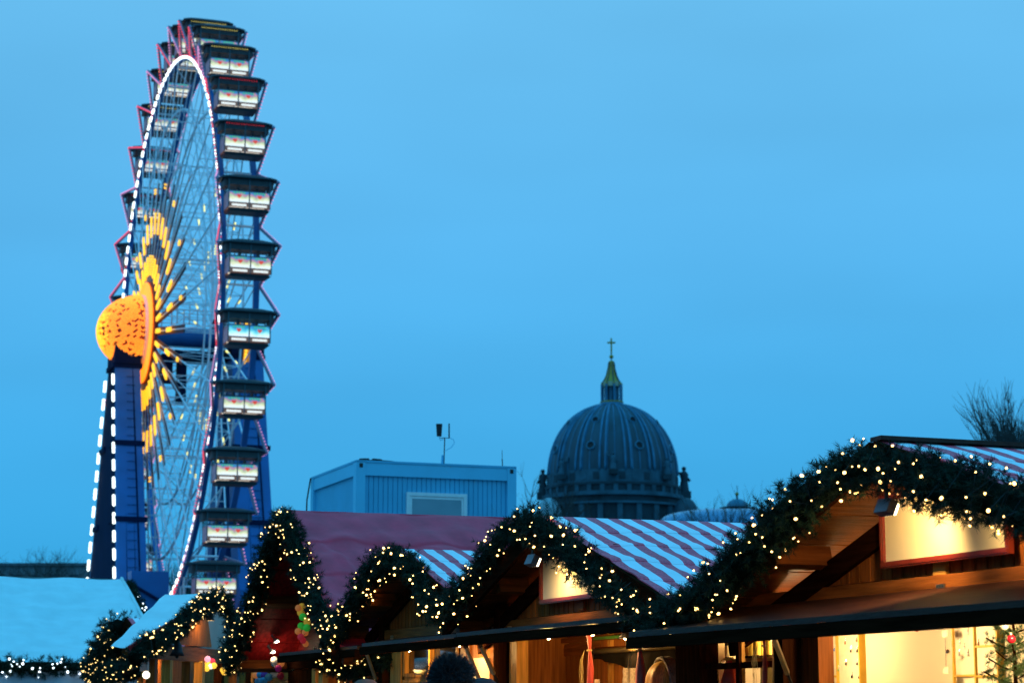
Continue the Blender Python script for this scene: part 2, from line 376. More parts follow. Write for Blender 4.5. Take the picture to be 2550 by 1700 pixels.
def pendant(px, py, col, kind, r=.008):
    u, z = hit(px, py, PB-.012)
    t = thing('pendant', f'small {kind} pendant hanging on the display board in the jewellery stall', 'jewellery', (u, PB-.012, z), 'pendants on the display boards')
    MB().ball((u, PB-.014, z), r, 8, (.8, .5, 1.1)).build('stone', mat('stone_'+kind.replace(' ', '_'), col, .2, var=.1), t, smooth=True)
    MB().tube([(u, PB-.012, z+r), (u, PB-.010, z+r+.02)], .0016, 4).build('chain', mat('silver', (.7, .68, .62), .25, 1), t)
    MB().ball((u, PB-.012, z+r*1.3), .004, 6).build('clasp', MATS['silver'] if 'silver' in MATS else METAL, t)
for px, py, c, k in ((2050, 1620, (.1, .4, .6), 'pale blue'), (2064, 1615, (.08, .42, .75), 'turquoise'), (2078, 1617, (.2, .3, .6), 'violet blue'), (2057, 1665, (.01, .01, .012), 'black square'),
                     (2070, 1675, (.1, .4, .1), 'green'), (2088, 1667, (.25, .45, .12), 'olive green'), (2105, 1600, (.35, .2, .08), 'amber'), (2133, 1594, (.4, .25, .1), 'brown'),
                     (2119, 1620, (.012, .01, .01), 'black'), (2135, 1620, (.012, .01, .01), 'black'), (2107, 1652, (.012, .01, .01), 'black'), (2135, 1652, (.012, .01, .01), 'black'), (2122, 1684, (.012, .01, .01), 'black'), (2140, 1686, (.012, .01, .01), 'black'),
                     (2392, 1545, (.75, .7, .6), 'silver'), (2412, 1548, (.75, .7, .6), 'silver'), (2411, 1575, (.75, .7, .6), 'silver'), (2436, 1535, (.75, .7, .6), 'silver'), (2452, 1548, (.75, .7, .6), 'silver'), (2467, 1535, (.75, .7, .6), 'silver'),
                     (2390, 1602, (.75, .7, .6), 'silver'), (2402, 1613, (.75, .7, .6), 'silver'), (2389, 1628, (.75, .7, .6), 'silver'), (2411, 1628, (.75, .7, .6), 'silver'), (2437, 1603, (.6, .4, .15), 'amber'), (2467, 1630, (.75, .7, .6), 'silver')):
    pendant(px, py, c, k)
# hanging tags and a red bauble on threads
for px, ya, yb, what in ((2284, 1545, 1566, 'bauble'), (2354, 1555, 1668, 'tags')):
    P = PB-.12; u = hit(px, 1600, P)[0]; zt = 2.06; z0 = hit(px, yb, P)[1]
    t = thing('hanging_bauble' if what == 'bauble' else 'hanging_price_tag', 'tiny red bauble on a thread in the jewellery stall' if what == 'bauble' else 'chain of small paper tags on a thread beside the jewellery board', 'ornament' if what == 'bauble' else 'tag', (u, P, z0))
    MB().tube([(u, P, zt), (u, P, z0)], .0012, 4).build('thread', DARKM, t)
    if what == 'bauble':
        MB().ball((u, P, z0), .013, 10).build('ball', mat('red_bauble', (.5, .01, .01), .15), t, smooth=True); MB().ball((u+.012, P, z0+.014), .011, 8).build('ball', WHITE, t, smooth=True)
    else:
        for z in (z0, hit(px, 1577, P)[1]): MB().box((u, P, z), (.05, .004, .03)).build('paper_tag', CREAM, t)
        MB().ball((u+.02, P, hit(px, 1621, P)[1]), .012, 8).build('ring', MATS['silver'], t)

# ---- the middle stall
UM, PM = -12.84, 5.27
mh = thing('market_hut', 'timber stall with cream sign under garland, red ribbons and a dark draped shelf', 'market stall', (UM, 5.0, 0), 'market huts in the row')
zr, sl = 2.83, .318
roof_slope(mh, UM, 1, 1.98, zr, sl, 5.0, 7.6, STRIPE, lap=.010); roof_slope(mh, UM, -1, 1.9, zr, sl, 5.0, 7.6, STRIPE)
roof_timber(mh, UM, 1, 1.98, zr, sl, 5.0, 7.6, PM); roof_timber(mh, UM, -1, 1.9, zr, sl, 5.0, 7.6, PM)
gable_wall(mh, UM, -14.24, -11.2, PM, zr, sl, 2.215, .088)
hut_shell(mh, -14.3, -11.2, PM, 1.5, 2.21, 2.08)
for s, L in ((-1, 1.9), (1, 2.0)): MB().bar((UM+s*.01, PM-.02, zr-.19), (UM+s*L, PM-.02, zr-.19-sl*L), .03, .1).build('rake_trim', WDX, mh)
sign(mh, -13.33, -12.1, 2.32, 2.58, PM-.012)
MB().box((hit(1452, 1512, PM)[0], PM-.014, 2.26), (.12, .02, .075)).build('wood_block', WX, mh)
for px, py in ((1270, 1567), (1230, 1567)):
    u, z = hit(px, py, PM-.03); bracket(mh, u, PM-.034, z, .05)
flap(mh, -14.24, -11.05, PM-.035, 2.12, 4.90, 2.095)
MB().bx(-14.36, -14.25, PM-.045, PM+.06, 0, 2.34).build('corner_post', WD, mh)
post(mh, hit(1268, 1650, PM)[0], hit(1286, 1650, PM)[0], PM-.0, 0, 2.078, WL)
post(mh, hit(1690, 1650, PM)[0], hit(1750, 1650, PM)[0], PM-.02, 0, 2.078, WD, .12)
post(mh, hit(1936, 1650, PM)[0], hit(1958, 1650, PM)[0], PM-.02, 0, 2.078, WD, .12)
PD = 5.75      # panelled screen inside
a, b = hit(1285, 1640, PD)[0], hit(1560, 1640, PD)[0]
MB().bx(a-.1, hit(1700, 1640, PD)[0], PD+.03, PD+.05, .05, 2.2).build('inner_screen', WPAN, mh)
for px0, px1, m in ((1288, 1318, WZ), (1340, 1348, WL), (1350, 1362, WZ), (1498, 1512, WZ), (1515, 1520, WL), (1555, 1570, WZ)):
    MB().bx(hit(px0, 1640, PD)[0], hit(px1, 1640, PD)[0], PD-.005, PD+.028, .1, 2.2).build('stile', m, mh)
d0, d1 = hit(1362, 1640, PD)[0], hit(1498, 1640, PD)[0]
dr = MB().bx(d0, d1, PD+.008, PD+.026, .1, hit(1420, 1602, PD)[1]).build('cupboard_door', WPAN, mh)
MB().bx(d0+.002, d1-.002, PD-.008, PD+.006, hit(1420, 1632, PD)[1], hit(1420, 1604, PD)[1]).build('door_rail', WX, dr)
MB().bx(d0+.002, d0+.06, PD-.006, PD+.0075, .1, hit(1420, 1633, PD)[1]).build('door_stile', WZ, dr)
MB().bx(d0-.15, d1+.3, PD-.03, PD-.007, hit(1420, 1600, PD)[1], hit(1420, 1588, PD)[1]).build('screen_rail', WX, mh)
strut(mh, hv(1159, 1608, 4.97), hv(1212, 1735, 5.24)); strut(mh, hv(1196, 1606, 5.0), hv(1250, 1720, 5.25))
MB().bx(hit(1480, 1587, 5.65)[0], hit(1560, 1587, 5.65)[0], 5.645, 5.66, hit(1500, 1591, 5.65)[1], hit(1500, 1584, 5.65)[1]).build('green_rail', mat('green_paint', (.05, .16, .02), .5), mh)
# bottle window bay
wa, wb = hit(1756, 1650, PM)[0], hit(1934, 1650, PM)[0]; wz = hit(1840, 1653, PM)[1]
for i in range(2):
    x0 = wa+(wb-wa)*(.5*i); x1 = x0+(wb-wa)*.5
    MB().bx(x1-.05, x1-.012, PM+.0, PM+.04, 1.0, 2.1).build('window_stile', WL, mh)
    MB().bx(x0, x1-.052, PM+.002, PM+.035, wz-.022, wz+.012).build('window_transom', WD, mh)
MB().bx((wa+wb)/2-.01, (wa+wb)/2+.03, PM-.02, PM-.002, 1.0, 2.1).build('window_mullion', WD, mh)
MB().bx(wa, wb, 5.40, 5.60, hit(1840, 1641, 5.5)[1]-.02, hit(1840, 1641, 5.5)[1]).build('bottle_shelf', WLX, mh)
MB().bx(hit(1740, 1640, 5.73)[0], hit(1948, 1640, 5.73)[0], 5.72, 5.74, 1.0, 2.06).build('shelf_back', mat('olive_backing', (.12, .10, .03), .8), mh)
zs = hit(1840, 1641, 5.5)[1]
BGL = mat('dark_bottle_glass', (.012, .014, .008), .08, var=.1, spec=.7); LBL = mat('cream_label', (.75, .66, .34), .7, var=.08); LBY = mat('yellow_label', (.62, .42, .04), .7)
for i, px in enumerate((1762, 1775, 1786, 1798, 1812, 1819, 1858, 1872, 1886, 1899, 1915)):
    big = px > 1840; p = 5.46+.03*(i % 2); u = hit(px, 1620, p)[0]; r = .024 if big else .017; h = .17 if big else .145
    t = thing('bottle', 'squat dark bottle with yellow label on the shelf behind the small window panes' if big else 'slim dark bottle with cream label on the shelf behind the small window panes', 'bottle', (u, p, zs), 'wide bottles on the window shelf' if big else 'slim bottles on the window shelf')
    b_ = MB().lathe([(0, .001), (r, .001), (r, h*.62), (r*.8, h*.70), (r*.33, h*.78), (r*.3, h), (0, h)], 10, (u, p, zs)).build('glass', BGL, t, smooth=True)
    MB().lathe([(r+.001, h*.1), (r+.001, h*.55)], 10, (u, p, zs)).build('label', LBY if big else LBL, t, smooth=True)
    MB().lathe([(r*.36, h*.93), (r*.36, h*1.03), (0, h*1.03)], 8, (u, p, zs)).build('cap', LBL if not big else BGL, t)
# ribbons, dark swag, figures
REDR = mat('coral_cloth', (.62, .075, .05), .7, var=.2, scale=9, bump=.3, bscale=14)
def ribbon(px, y0, yt, y1, p, w, label):
    u = hit(px, 1640, p)[0]; z0, zt, z1 = hit(px, y0, p)[1], hit(px, yt, p)[1], 1.3
    t = thing('ribbon', label, 'ribbon', (u, p, zt), 'red cloth ribbons on the stall posts')
    mb = MB(); n = 14
    def fn(i, j):
        z = z0+(z1-z0)*i; k = abs(z-zt)/.12; ww = w*(.35+.65*min(1, k)); a = 2*PI*j
        return (u+ww*math.cos(a)*(1+.15*math.sin(a*5+z*9))+.012*math.sin(z*11), p+ww*.5*math.sin(a)*(1+.2*math.sin(a*4)), z)
    mb.grid(fn, 26, 18).build('cloth', REDR, t, smooth=True)
    tie = mat('straw_tie', (.6, .45, .14), .8)
    q = MB().tube([(u+w*.45*math.cos(a), p+w*.35*math.sin(a), zt) for a in np.linspace(0, 2*PI, 13)], .006, 5).build('tie', tie, t)
    for k in range(6):
        a = random.uniform(-.08, .0); L = random.uniform(.1, .28)
        MB().tube([(u-w*.3, p-.03, zt), (u-w*.5+a*.5, p-.04, zt-L*.25), (u-w*.5+a, p-.035, zt-L*.6), (u-w*.5+a*.8, p-.03, zt-L)], .0012, 4).build('straw', tie, t)
ribbon(1468, 1573, 1618, 1700, 5.24, .034, 'coral red cloth ribbon tied with straw beside the cupboard door')
ribbon(1592, 1606, 1618, 1700, 5.22, .048, 'wide coral red cloth ribbon tied with straw below the flap corner')
ribbon(1902, 1580, 1607, 1700, 5.24, .022, 'narrow coral red ribbon tied with straw in front of the bottle window')
ribbon(1815, 1644, 1640, 1700, 5.40, .075, 'broad coral cloth hanging behind the lower window panes')
SW = mat('black_velvet', (.006, .005, .004), .9, spec=0, var=.4, bump=.3, bscale=12)
P = 5.58; a, za = hit(1478, 1622, P); b = hit(1745, 1622, P)[0]
t = thing('draped_shelf_cloth', 'dark velvet cloth swagged below the shelf behind the red ribbons', 'cloth', (a, P, za))
mb = MB()
mb.grid(lambda i, j: (a+(b-a)*i, P+.02*math.sin(i*30)*j, za-(.05+.22*min(1, i*1.35)**1.4)*j+.003*math.sin(i*40)), 40, 8)
mb.build('drape', SW, t, smooth=True)
MB().tube([(a, P-.012, za), (b, P-.012, za)], .018, 8).build('gathered_hem', mat('olive_velvet', (.05, .034, .010), .6, spec=.1, bump=.5, bscale=40), t, smooth=True)
MB().bx(a, b, P+.01, P+.25, za+.015, za+.03).build('shelf_board', WD, t)
zs2 = za+.032
FIG = mat('cream_ceramic', (.72, .60, .32), .5, var=.12, scale=20, bump=.3)
u = hit(1571, 1600, P+.06)[0]; t = thing('figurine', 'cream ceramic figurine standing on the dark shelf under the garland', 'figurine', (u, P+.06, zs2))
MB().lathe([(0, 0), (.035, 0), (.034, .06), (.026, .08), (.02, .10), (.03, .125), (.032, .14), (.02, .165), (0, .17)], 12, (u, P+.06, zs2)).build('body', FIG, t, smooth=True)
MB().ball((u-.012, P+.05, zs2+.165), .016, 8).build('curl', FIG, t, smooth=True); MB().ball((u+.018, P+.05, zs2+.16), .014, 8).build('curl', FIG, t, smooth=True)
for k, px in enumerate((1612, 1624, 1636, 1648, 1658)):
    u = hit(px, 1608, P+.08)[0]
    t = thing('candle', 'honey coloured candle standing in the row on the dark shelf', 'candle', (u, P+.08, zs2), 'candles on the dark shelf')
    MB().lathe([(0, 0), (.018, 0), (.018, .075), (.014, .082), (0, .079)], 10, (u, P+.08, zs2)).build('wax', mat('honey_wax', (.66, .40, .10), .5), t, smooth=True); MB().tube([(u, P+.08, zs2+.078), (u, P+.08, zs2+.09)], .002, 4).build('wick', DARKM, t)
def knit(px, py, p, label, w=.05, h=.16):
    u, z = hit(px, py, p); t = thing('knitted_mitten', label, 'mitten', (u, p, z-h), 'knitted mittens hung on the stall'); m = mat('oatmeal_wool', (.45, .36, .24), .95, var=.35, scale=60, bump=.8, bscale=90)
    MB().lathe([(w*.8, 0), (w, -.02), (w*.85, -.05), (w*1.05, -.08), (w, -h), (w*.4, -h-.03), (0, -h-.035)], 14, (u, p, z), Matrix.Scale(.5, 3, (0, 1, 0))).build('cuff', m, t, smooth=True)
    MB().ball((u-w, p, z-.1), .022, 8, (.8, .6, 1.6)).build('thumb', m, t, smooth=True)
knit(1562, 1662, 5.42, 'chunky oatmeal knitted mitten hanging beside the wide red ribbon'); knit(1580, 1662, 5.43, 'oatmeal knitted mitten tucked behind the wide red ribbon'); knit(1487, 1690, 5.3, 'small oatmeal knitted mitten at the foot of the narrow ribbon', .03, .1)

# ---- the small twin gable beside it
US, PS = -16.04, 5.27
sh = thing('market_hut', 'timber stall with glazed shutters and a notice sheet, joined to the ribbon stall', 'market stall', (US, 5.0, 0), 'market huts in the row')
zr, sl = 2.84, .305
roof_slope(sh, US, 1, 1.22, zr, sl, 5.0, 7.4, STRIPE); roof_slope(sh, US, -1, 1.75, zr, sl, 5.0, 7.4, STRIPE)
roof_timber(sh, US, 1, 1.22, zr, sl, 5.0, 7.4, PS, 4); roof_timber(sh, US, -1, 1.75, zr, sl, 5.0, 7.4, PS)
gable_wall(sh, US, -17.05, -14.37, PS, zr, sl, 2.245, .088)
hut_shell(sh, -17.1, -14.37, PS, 1.5, 2.24, 2.10)
for s, L in ((-1, 1.8), (1, 1.05)): MB().bar((US+s*.01, PS-.02, zr-.19), (US+s*L, PS-.02, zr-.19-sl*L), .03, .1).build('rake_trim', WDX, sh)
flap(sh, -16.62, -14.25, PS-.035, 2.135, 4.90, 2.088)
bracket(sh, hit(1093, 1580, PS-.03)[0], PS-.034, hit(1093, 1580, PS-.03)[1], .05); bracket(sh, hit(977, 1589, PS-.03)[0], PS-.034, hit(977, 1589, PS-.03)[1], .05)
MB().bx(-17.22, -17.11, PS-.045, PS+.06, 0, 2.36).build('corner_post', WD, sh)
for px0, px1, m, pp in ((972, 998, WL, PS), (999, 1007, WL, PS+.03), (1140, 1145, WD, PS), (1146, 1170, WZ, PS)):
    post(sh, hit(px0, 1650, pp)[0], hit(px1, 1650, pp)[0], pp, 0, 2.098, m, .05)
u0_, u1_ = hit(1170, 1650, PS)[0], hit(1237, 1650, PS)[0]
MB().bx(u0_, u1_, PS+.01, PS+.04, 0, 2.098).build('board_panel', WPAN, sh)
MB().bx(hit(1175, 1650, PS)[0], hit(1218, 1650, PS)[0], PS+.002, PS+.008, 1.5, hit(1195, 1637, PS)[1]).build('notice_sheet', mat('lined_paper', (.78, .70, .46), .8, var=.14, scale=1, stretch=(6, 6, 160)), sh)
w0, w1 = hit(1008, 1650, PS)[0], hit(1140, 1650, PS)[0]; wzm = hit(1070, 1680, PS)[1]
window(sh, w0, w1, wzm, 2.09, PS+.02, 2, 1, WL, .045); window(sh, w0, w1, 1.3, wzm-.03, PS+.02, 2, 1, WL, .045)
strut(sh, hv(912, 1624, 4.96), hv(948, 1725, 5.24))
# potted twig behind the glass reads as dim shapes: a bowl on the sill
u, z = hit(1048, 1673, PS-.05); t = thing('bowl', 'small pale bowl on the window ledge of the glazed stall', 'bowl', (u, PS-.06, z-.02))
MB().lathe([(0, 0), (.03, 0), (.055, .035), (.05, .035), (.028, .006), (0, .006)], 14, (u, PS-.06, z-.02)).build('bowl_body', mat('celadon', (.4, .45, .32), .3), t, smooth=True); MB().lathe([(.05, .034), (.056, .038), (.05, .04)], 14, (u, PS-.06, z-.02)).build('rim', WHITE, t)

# ---- the steep red hut
UP, PP = -19.70, 5.6
ph = thing('market_hut', 'steep red boarded hut with pointed gable and purple red tarp roof', 'market stall', (UP, 5.0, 0), 'market huts in the row')
zr, sl = 3.43, .655
roof_slope(ph, UP, 1, 2.1, zr, sl, 5.0, 8.6, REDC, lap=.012, wr=.019, nb=4, smooth=True, lift=.05); roof_slope(ph, UP, -1, 2.1, zr, sl, 5.0, 8.6, REDC, lap=.012, wr=.019, nb=4, smooth=True, lift=.05)
roof_timber(ph, UP, 1, 2.1, zr, sl, 5.0, 8.6, PP, 6, REDW); roof_timber(ph, UP, -1, 2.1, zr, sl, 5.0, 8.6, PP, 6, REDW)
z = 2.12; k = 0
while z < zr-.3:
    e = z+.16; hw = (zr-.16-z)/sl; hw2 = max(.02, (zr-.16-e)/sl)
    MB().prism([(UP-hw, PP, z), (UP+hw, PP, z), (UP+hw2, PP, e), (UP-hw2, PP, e)], (0, .02, 0)).build('red_board', REDW, ph)
    MB().bx(UP-hw, UP+hw, PP-.022, PP-.002, z-.012, z+.014).build('board_lip', REDW, ph); z = e+.004; k += 1
hut_shell(ph, -21.7, -17.75, PP, 1.8, 2.11, 1.99, WPAN, WDX)
flap(ph, hit(695, 1628, 5.0)[0], -17.1, PP-.035, 2.10, 5.0, 2.085)
for px0, px1, m in ((628, 634, WL), (635, 641, WD), (720, 778, WD), (779, 788, WL), (796, 806, WL), (845, 850, WL)):
    post(ph, hit(px0, 1660, PP)[0], hit(px1, 1660, PP)[0], PP-.01, 0, 1.985, m, .06)
a, b = hit(641, 1660, PP)[0], hit(719, 1660, PP)[0]; zb = hit(680, 1691, PP)[1]
MB().bx(a, b, PP+.4, PP+.42, 1.0, 2.02).build('lit_backboard', CREAMW, ph); MB().bx(a, b, PP, PP+.05, zb-.03, zb).build('ledge', WX, ph)
a, b = hit(808, 1660, PP+.5)[0], hit(960, 1660, PP+.5)[0]
MB().bx(a-.3, b, PP+1.2, PP+1.22, .5, 2.1).build('inner_screen', WPAN, ph)
for px in (818, 838, 868, 885, 902, 925, 948):
    u = hit(px, 1680, PP+.8)[0]; MB().bx(u-.03, u+.03, PP+.8, PP+.85, .5, 1.9).build('shelf_upright', WL if px % 4 else WZ, ph)

# ---- lower mirror hut at the end of the row
def far_hut(px, py, Y, label, hl=2.0, hr=2.0):
    P0 = at(px, py, Y); u, p = P0.dot(UV), P0.dot(NV)
    t = thing('market_hut', label, 'market stall', (u, p, 0), 'market huts in the row'); zr, sl = P0.z, .31
    for s, h in ((1, hr), (-1, hl)):
        roof_slope(t, u, s, h, zr, sl, p, p+2.4, STRIPE); roof_timber(t, u, s, h, zr, sl, p, p+2.4, p+.5)
    gable_wall(t, u, u-hl+.1, u+hr-.1, p+.5, zr, sl, zr-.5, .12); hut_shell(t, u-hl+.1, u+hr-.1, p+.5, 1.6, zr-.5, zr-.64)
    flap(t, u-hl-.1, u+hr-.1, p+.46, zr-.66, p-.25, zr-.74)
    for k in range(5):
        x = u-hl+.3+k*(hl+hr-.5)/4; post(t, x, x+.07, p+.47, 0, zr-.65, WZ if k % 2 else WL, .06)
    return t, u, p, zr, sl
FH = far_hut(318, 1540, 29.8, 'small far striped hut peeping out beside the white tarp roof')

# ---- hut across the alley with a pale tarp slope
QX = Vector((.167, .986, 0)); qrz = math.atan2(QX.y, QX.x)
pk = at(540, 1476, 24.3)
qh = thing('market_hut', 'hut with pale tarp slope edged in red beside the steep red hut', 'market stall', (pk.x, pk.y, 0), 'market huts in the row', frame='w', rz=qrz)
zq = pk.z; sq = .235
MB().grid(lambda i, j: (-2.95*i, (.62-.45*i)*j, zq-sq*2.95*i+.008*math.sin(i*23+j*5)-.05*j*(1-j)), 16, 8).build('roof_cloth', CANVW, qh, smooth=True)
MB().bar((0, -.02, zq-.03), (-2.95, -.02, zq-.03-sq*2.95), .02, .07).build('red_edge', mat('red_piping', (.36, .02, .03), .6), qh)
MB().bar((0, .0, zq-.08), (-2.95, .0, zq-.08-sq*2.95), .03, .06).build('rafter', WY, qh); MB().bar((0, .55, zq-.12), (-2.6, .16, zq-.12-sq*2.6), .03, .06).build('rafter', WY, qh)
MB().grid(lambda i, j: (2.3*i, .3+.1*j, zq-.03-.16*i-(.02+.75*(1-i*.55))*j+.01*math.sin(i*17)), 10, 6).build('side_canvas', CANVT, qh, smooth=True)
MB().bar((0, .28, zq-.02), (2.3, .28, zq-.18), .03, .04).build('red_edge', MATS['red_piping'], qh)
MB().bx(-1.6, 1.2, .25, .31, zq-.78, zq-.62).build('tie_beam', WX, qh); MB().prism([(-1.3, .27, zq-.6), (.7, .27, zq-.6), (.5, .27, zq-.2), (-.3, .27, zq-.2)], (0, .03, 0)).build('gable_board', WPAN, qh)
for x, m in ((-1.5, WZ), (-1.0, WL), (-.3, WZ), (.15, WL), (.9, WD), (1.5, WZ), (2.2, WD)): MB().bx(x, x+.1, .2, .3, 0, zq-.785).build('post', m, qh)
MB().bx(-.3, 2.4, .75, .78, 0, zq-.6).build('back_wall', WPAN, qh); MB().bx(-1.5, 2.3, .1, .5, .9, .95).build('counter_top', WLX, qh)
MB().bx(-1.6, 2.4, .33, .35, zq-1.42, zq-1.30).build('shelf', WLX, qh)

# ---- big white tarp roof at the far side
P0 = at(300, 1441, 38.0); u0, p0 = P0.dot(UV), P0.dot(NV)
bt = thing('market_tent', 'large white tarp roofed stall beside the wheel tower', 'market stall', (u0, p0, 0))
zr = P0.z; Ls = 4.4; dz = 1.62
def tarp(i, j):
    d = Ls*i; q = -10*j
    wr = .02*math.sin(q*2.2+d*1.1)*i+.03*math.exp(-((q+1.4+.9*i)**2)/.02)*i
    wr += .014*math.sin(q*5.1+d*2.3)+.010*math.sin(d*9.0+q*.7)+.022*math.exp(-((d % 1.1-.55)**2)/.002)
    return (u0+d, p0+q, zr-dz*i**1.04+wr-.05*math.sin(PI*((q/2.5) % 1))*math.sin(PI*i))
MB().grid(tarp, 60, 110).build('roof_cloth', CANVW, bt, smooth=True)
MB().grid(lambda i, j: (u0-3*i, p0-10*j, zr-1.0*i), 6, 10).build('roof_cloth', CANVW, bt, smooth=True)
MB().prism([(u0+Ls, p0+.01, zr-dz), (u0, p0+.01, zr-.02), (u0-3, p0+.01, zr-1.0), (u0-3, p0+.01, 1.8), (u0+Ls, p0+.01, 1.8)], (0, .05, 0)).build('gable_panel', WD, bt)
MB().tube([(u0+Ls*k/8, p0+.02, zr-dz*(k/8)**1.04+.015) for k in range(9)], .03, 8).build('roof_edge', CANVW, bt, smooth=True)
MB().bx(u0+Ls-.02, u0+Ls+.02, p0-10, p0, zr-dz-.30, zr-dz-.02).build('valance', mat('pale_valance', (.55, .6, .66), .6, var=.2, scale=3), bt)
MB().bx(u0+Ls-1.5, u0+Ls-1.4, p0-10, p0, .2, zr-dz-.3).build('back_wall', mat('stall_goods_wall', (.25, .12, .05), .7, var=.7, scale=6), bt)
for k in range(9): MB().bx(u0+Ls-.1, u0+Ls, p0-1.2*k-.1, p0-1.2*k, 0, zr-dz-.31).build('post', WHITE if k % 2 else WZ, bt)

# ---- unseen hut row added behind the camera to shade the stall fronts
def shade_hut(u, w_, label):
    t = thing('market_hut', label, 'market stall', (u, -2.4, 0), 'added shading huts behind the camera'); zr = 4.7
    for s in (-1, 1): MB().add([(u, -2.2, zr), (u+s*w_/2, -2.2, 3.5), (u+s*w_/2, -5.4, 3.5), (u, -5.4, zr)], [(0, 1, 2, 3)]).build('roof_cloth', STRIPE, t)
    MB().prism([(u-w_/2+.1, -2.45, 0), (u+w_/2-.1, -2.45, 0), (u+w_/2-.1, -2.45, 3.42), (u, -2.45, zr-.08), (u-w_/2+.1, -2.45, 3.42)], (0, -.05, 0)).build('front_wall', WD, t); MB().bx(u-w_/2+.1, u+w_/2-.1, -5.2, -5.15, 0, 2.4).build('back_wall', WD, t)
    MB().bx(u-w_/2+.3, u+w_/2-.3, -2.44, -2.0, 2.3, 2.33).build('flap', FLAPM, t)
for k in range(8): shade_hut(3-4.3*k, 4.2, 'unseen dark timber hut added to shade the fronts, '+('beside the way in', 'second along', 'third along', 'fourth along', 'fifth along', 'sixth along', 'seventh along', 'at the far end')[k])

# ================================================================== GARLANDS WITH FAIRY LIGHTS
def catmull(pts, step):
    P = [np.array(p, float) for p in pts]; P = [2*P[0]-P[1]]+P+[2*P[-1]-P[-2]]; out = []
    for i in range(1, len(P)-2):
        a, b, c, d = P[i-1:i+3]; n = max(2, int(np.linalg.norm(c-b)/step))
        for t in np.arange(n)/n:
            out.append(.5*((2*b)+(c-a)*t+(2*a-5*b+4*c-d)*t*t+(3*b-a-3*c+d)*t**3))
    out.append(P[-2]); return np.array(out)
def needles(C, T, rad, per_m, npn, slen, nlen, nw):
    """pine sprigs round the centre line C (unit tangents T): every needle is a thin triangle"""
    seg = np.linalg.norm(np.diff(C, axis=0), axis=1).sum(); ns = int(seg*per_m)
    k = RNG.integers(0, len(C), ns); c = C[k]; t = T[k]
    r = RNG.normal(size=(ns, 3)); r -= (r*t).sum(1, keepdims=True)*t; r /= np.linalg.norm(r, axis=1, keepdims=True)
    # clumpy outline: radius varies along the garland
    lump = .80+.35*np.sin(k*.31+np.sin(k*.11)*3)*.5+.25*RNG.random(ns)
    R0 = rad[k]*lump
    base = c + r*(R0*RNG.uniform(.25, .75, ns))[:, None]
    dr = r + t*RNG.normal(size=(ns, 1))*.55 + RNG.normal(size=(ns, 3))*.25; dr /= np.linalg.norm(dr, axis=1, keepdims=True)
    L = slen*RNG.uniform(.6, 1.25, ns)
    s = RNG.uniform(0, 1, (ns, npn)); root = base[:, None]+dr[:, None]*(L[:, None]*s)[..., None]
    q = RNG.normal(size=(ns, npn, 3)); q -= (q*dr[:, None]).sum(2, keepdims=True)*dr[:, None]; q /= np.linalg.norm(q, axis=2, keepdims=True)
    d = q*.85+dr[:, None]*RNG.uniform(.35, .95, (ns, npn, 1)); d /= np.linalg.norm(d, axis=2, keepdims=True)
    nl = nlen*RNG.uniform(.6, 1.2, (ns, npn, 1)); side = np.cross(d, RNG.normal(size=d.shape)); side /= np.linalg.norm(side, axis=2, keepdims=True)
    v = np.stack([root-side*nw/2, root+side*nw/2, root+d*nl], axis=2).reshape(-1, 3)
    return v
def tri_mesh(name, v, m):
    me = bpy.data.meshes.new(name); n = len(v)//3
    me.vertices.add(len(v)); me.vertices.foreach_set('co', v.astype(np.float32).ravel())
    me.loops.add(3*n); me.loops.foreach_set('vertex_index', np.arange(3*n, dtype=np.int32))
    me.polygons.add(n); me.polygons.foreach_set('loop_start', np.arange(0, 3*n, 3, dtype=np.int32)); me.polygons.foreach_set('loop_total', np.full(n, 3, np.int32))
    me.materials.append(m); me.update(calc_edges=True); return me
BME = {}
def bulb_mesh(r, m):
    k = (r, m.name)
    if k not in BME: BME[k] = MB().ball((0, 0, 0), r, 6, (1, 1, 1.25)).mesh('bulb', m, True)
    return BME[k]
EYE = np.array([0, 0, CAMZ])
def garland(label, pts, rad=.12, bulbs=20, bm=BULB, br=.0095, per_m=230, npn=30, slen=.058, nlen=.040, nw=.0042, group='fir garlands with fairy lights', jit=1.0, name='fir_garland', sag=.02):
    C = catmull(pts, .02); T = np.gradient(C, axis=0); T /= np.linalg.norm(T, axis=1, keepdims=True)
    n = len(C); rd = rad*(1+.14*np.sin(np.arange(n)*.06+RNG.random()*6)+.10*np.sin(np.arange(n)*.17+RNG.random()*6))
    o0 = C[n//2].copy(); t = thing(name, label, 'garland', tuple(o0), group, frame='w')
    C = C-o0
    obj('needles', tri_mesh('needles', needles(C, T, rd, per_m, npn, slen, nlen, nw), NEED), t)['kind'] = 'stuff'
    mb = MB(); idx = list(range(0, n, 6))
    mb.tube([C[i] for i in idx], [rd[i]*.52 for i in idx], 7); o = mb.build('core', CORE, t, smooth=True)
    eye = EYE-o0; L = n*.02; nb = int(L*bulbs); wire = []
    for _ in range(nb):
        k = RNG.integers(0, n); c = C[k]; ve = eye-c; ve /= np.linalg.norm(ve)
        r = RNG.normal(size=3)*.9+ve*.75*jit; r -= r.dot(T[k])*T[k]; r /= np.linalg.norm(r)
        q = c+r*rd[k]*RNG.uniform(.75, 1.12)
        b = obj('bulb', bulb_mesh(br*.68*RNG.choice([.6, .75, .9, 1.3]), bm), t); b.location = q; b.rotation_euler = tuple(RNG.uniform(0, 3, 3)); wire.append((k, q))
    wire.sort(key=lambda x: x[0])
    MB().tube([c for k, c in wire], .002, 3, False).build('light_wire', DARKM, t)
    return t
def rowpts(px, p=4.95): return [W(*hv(x, y, p)) for x, y in px]
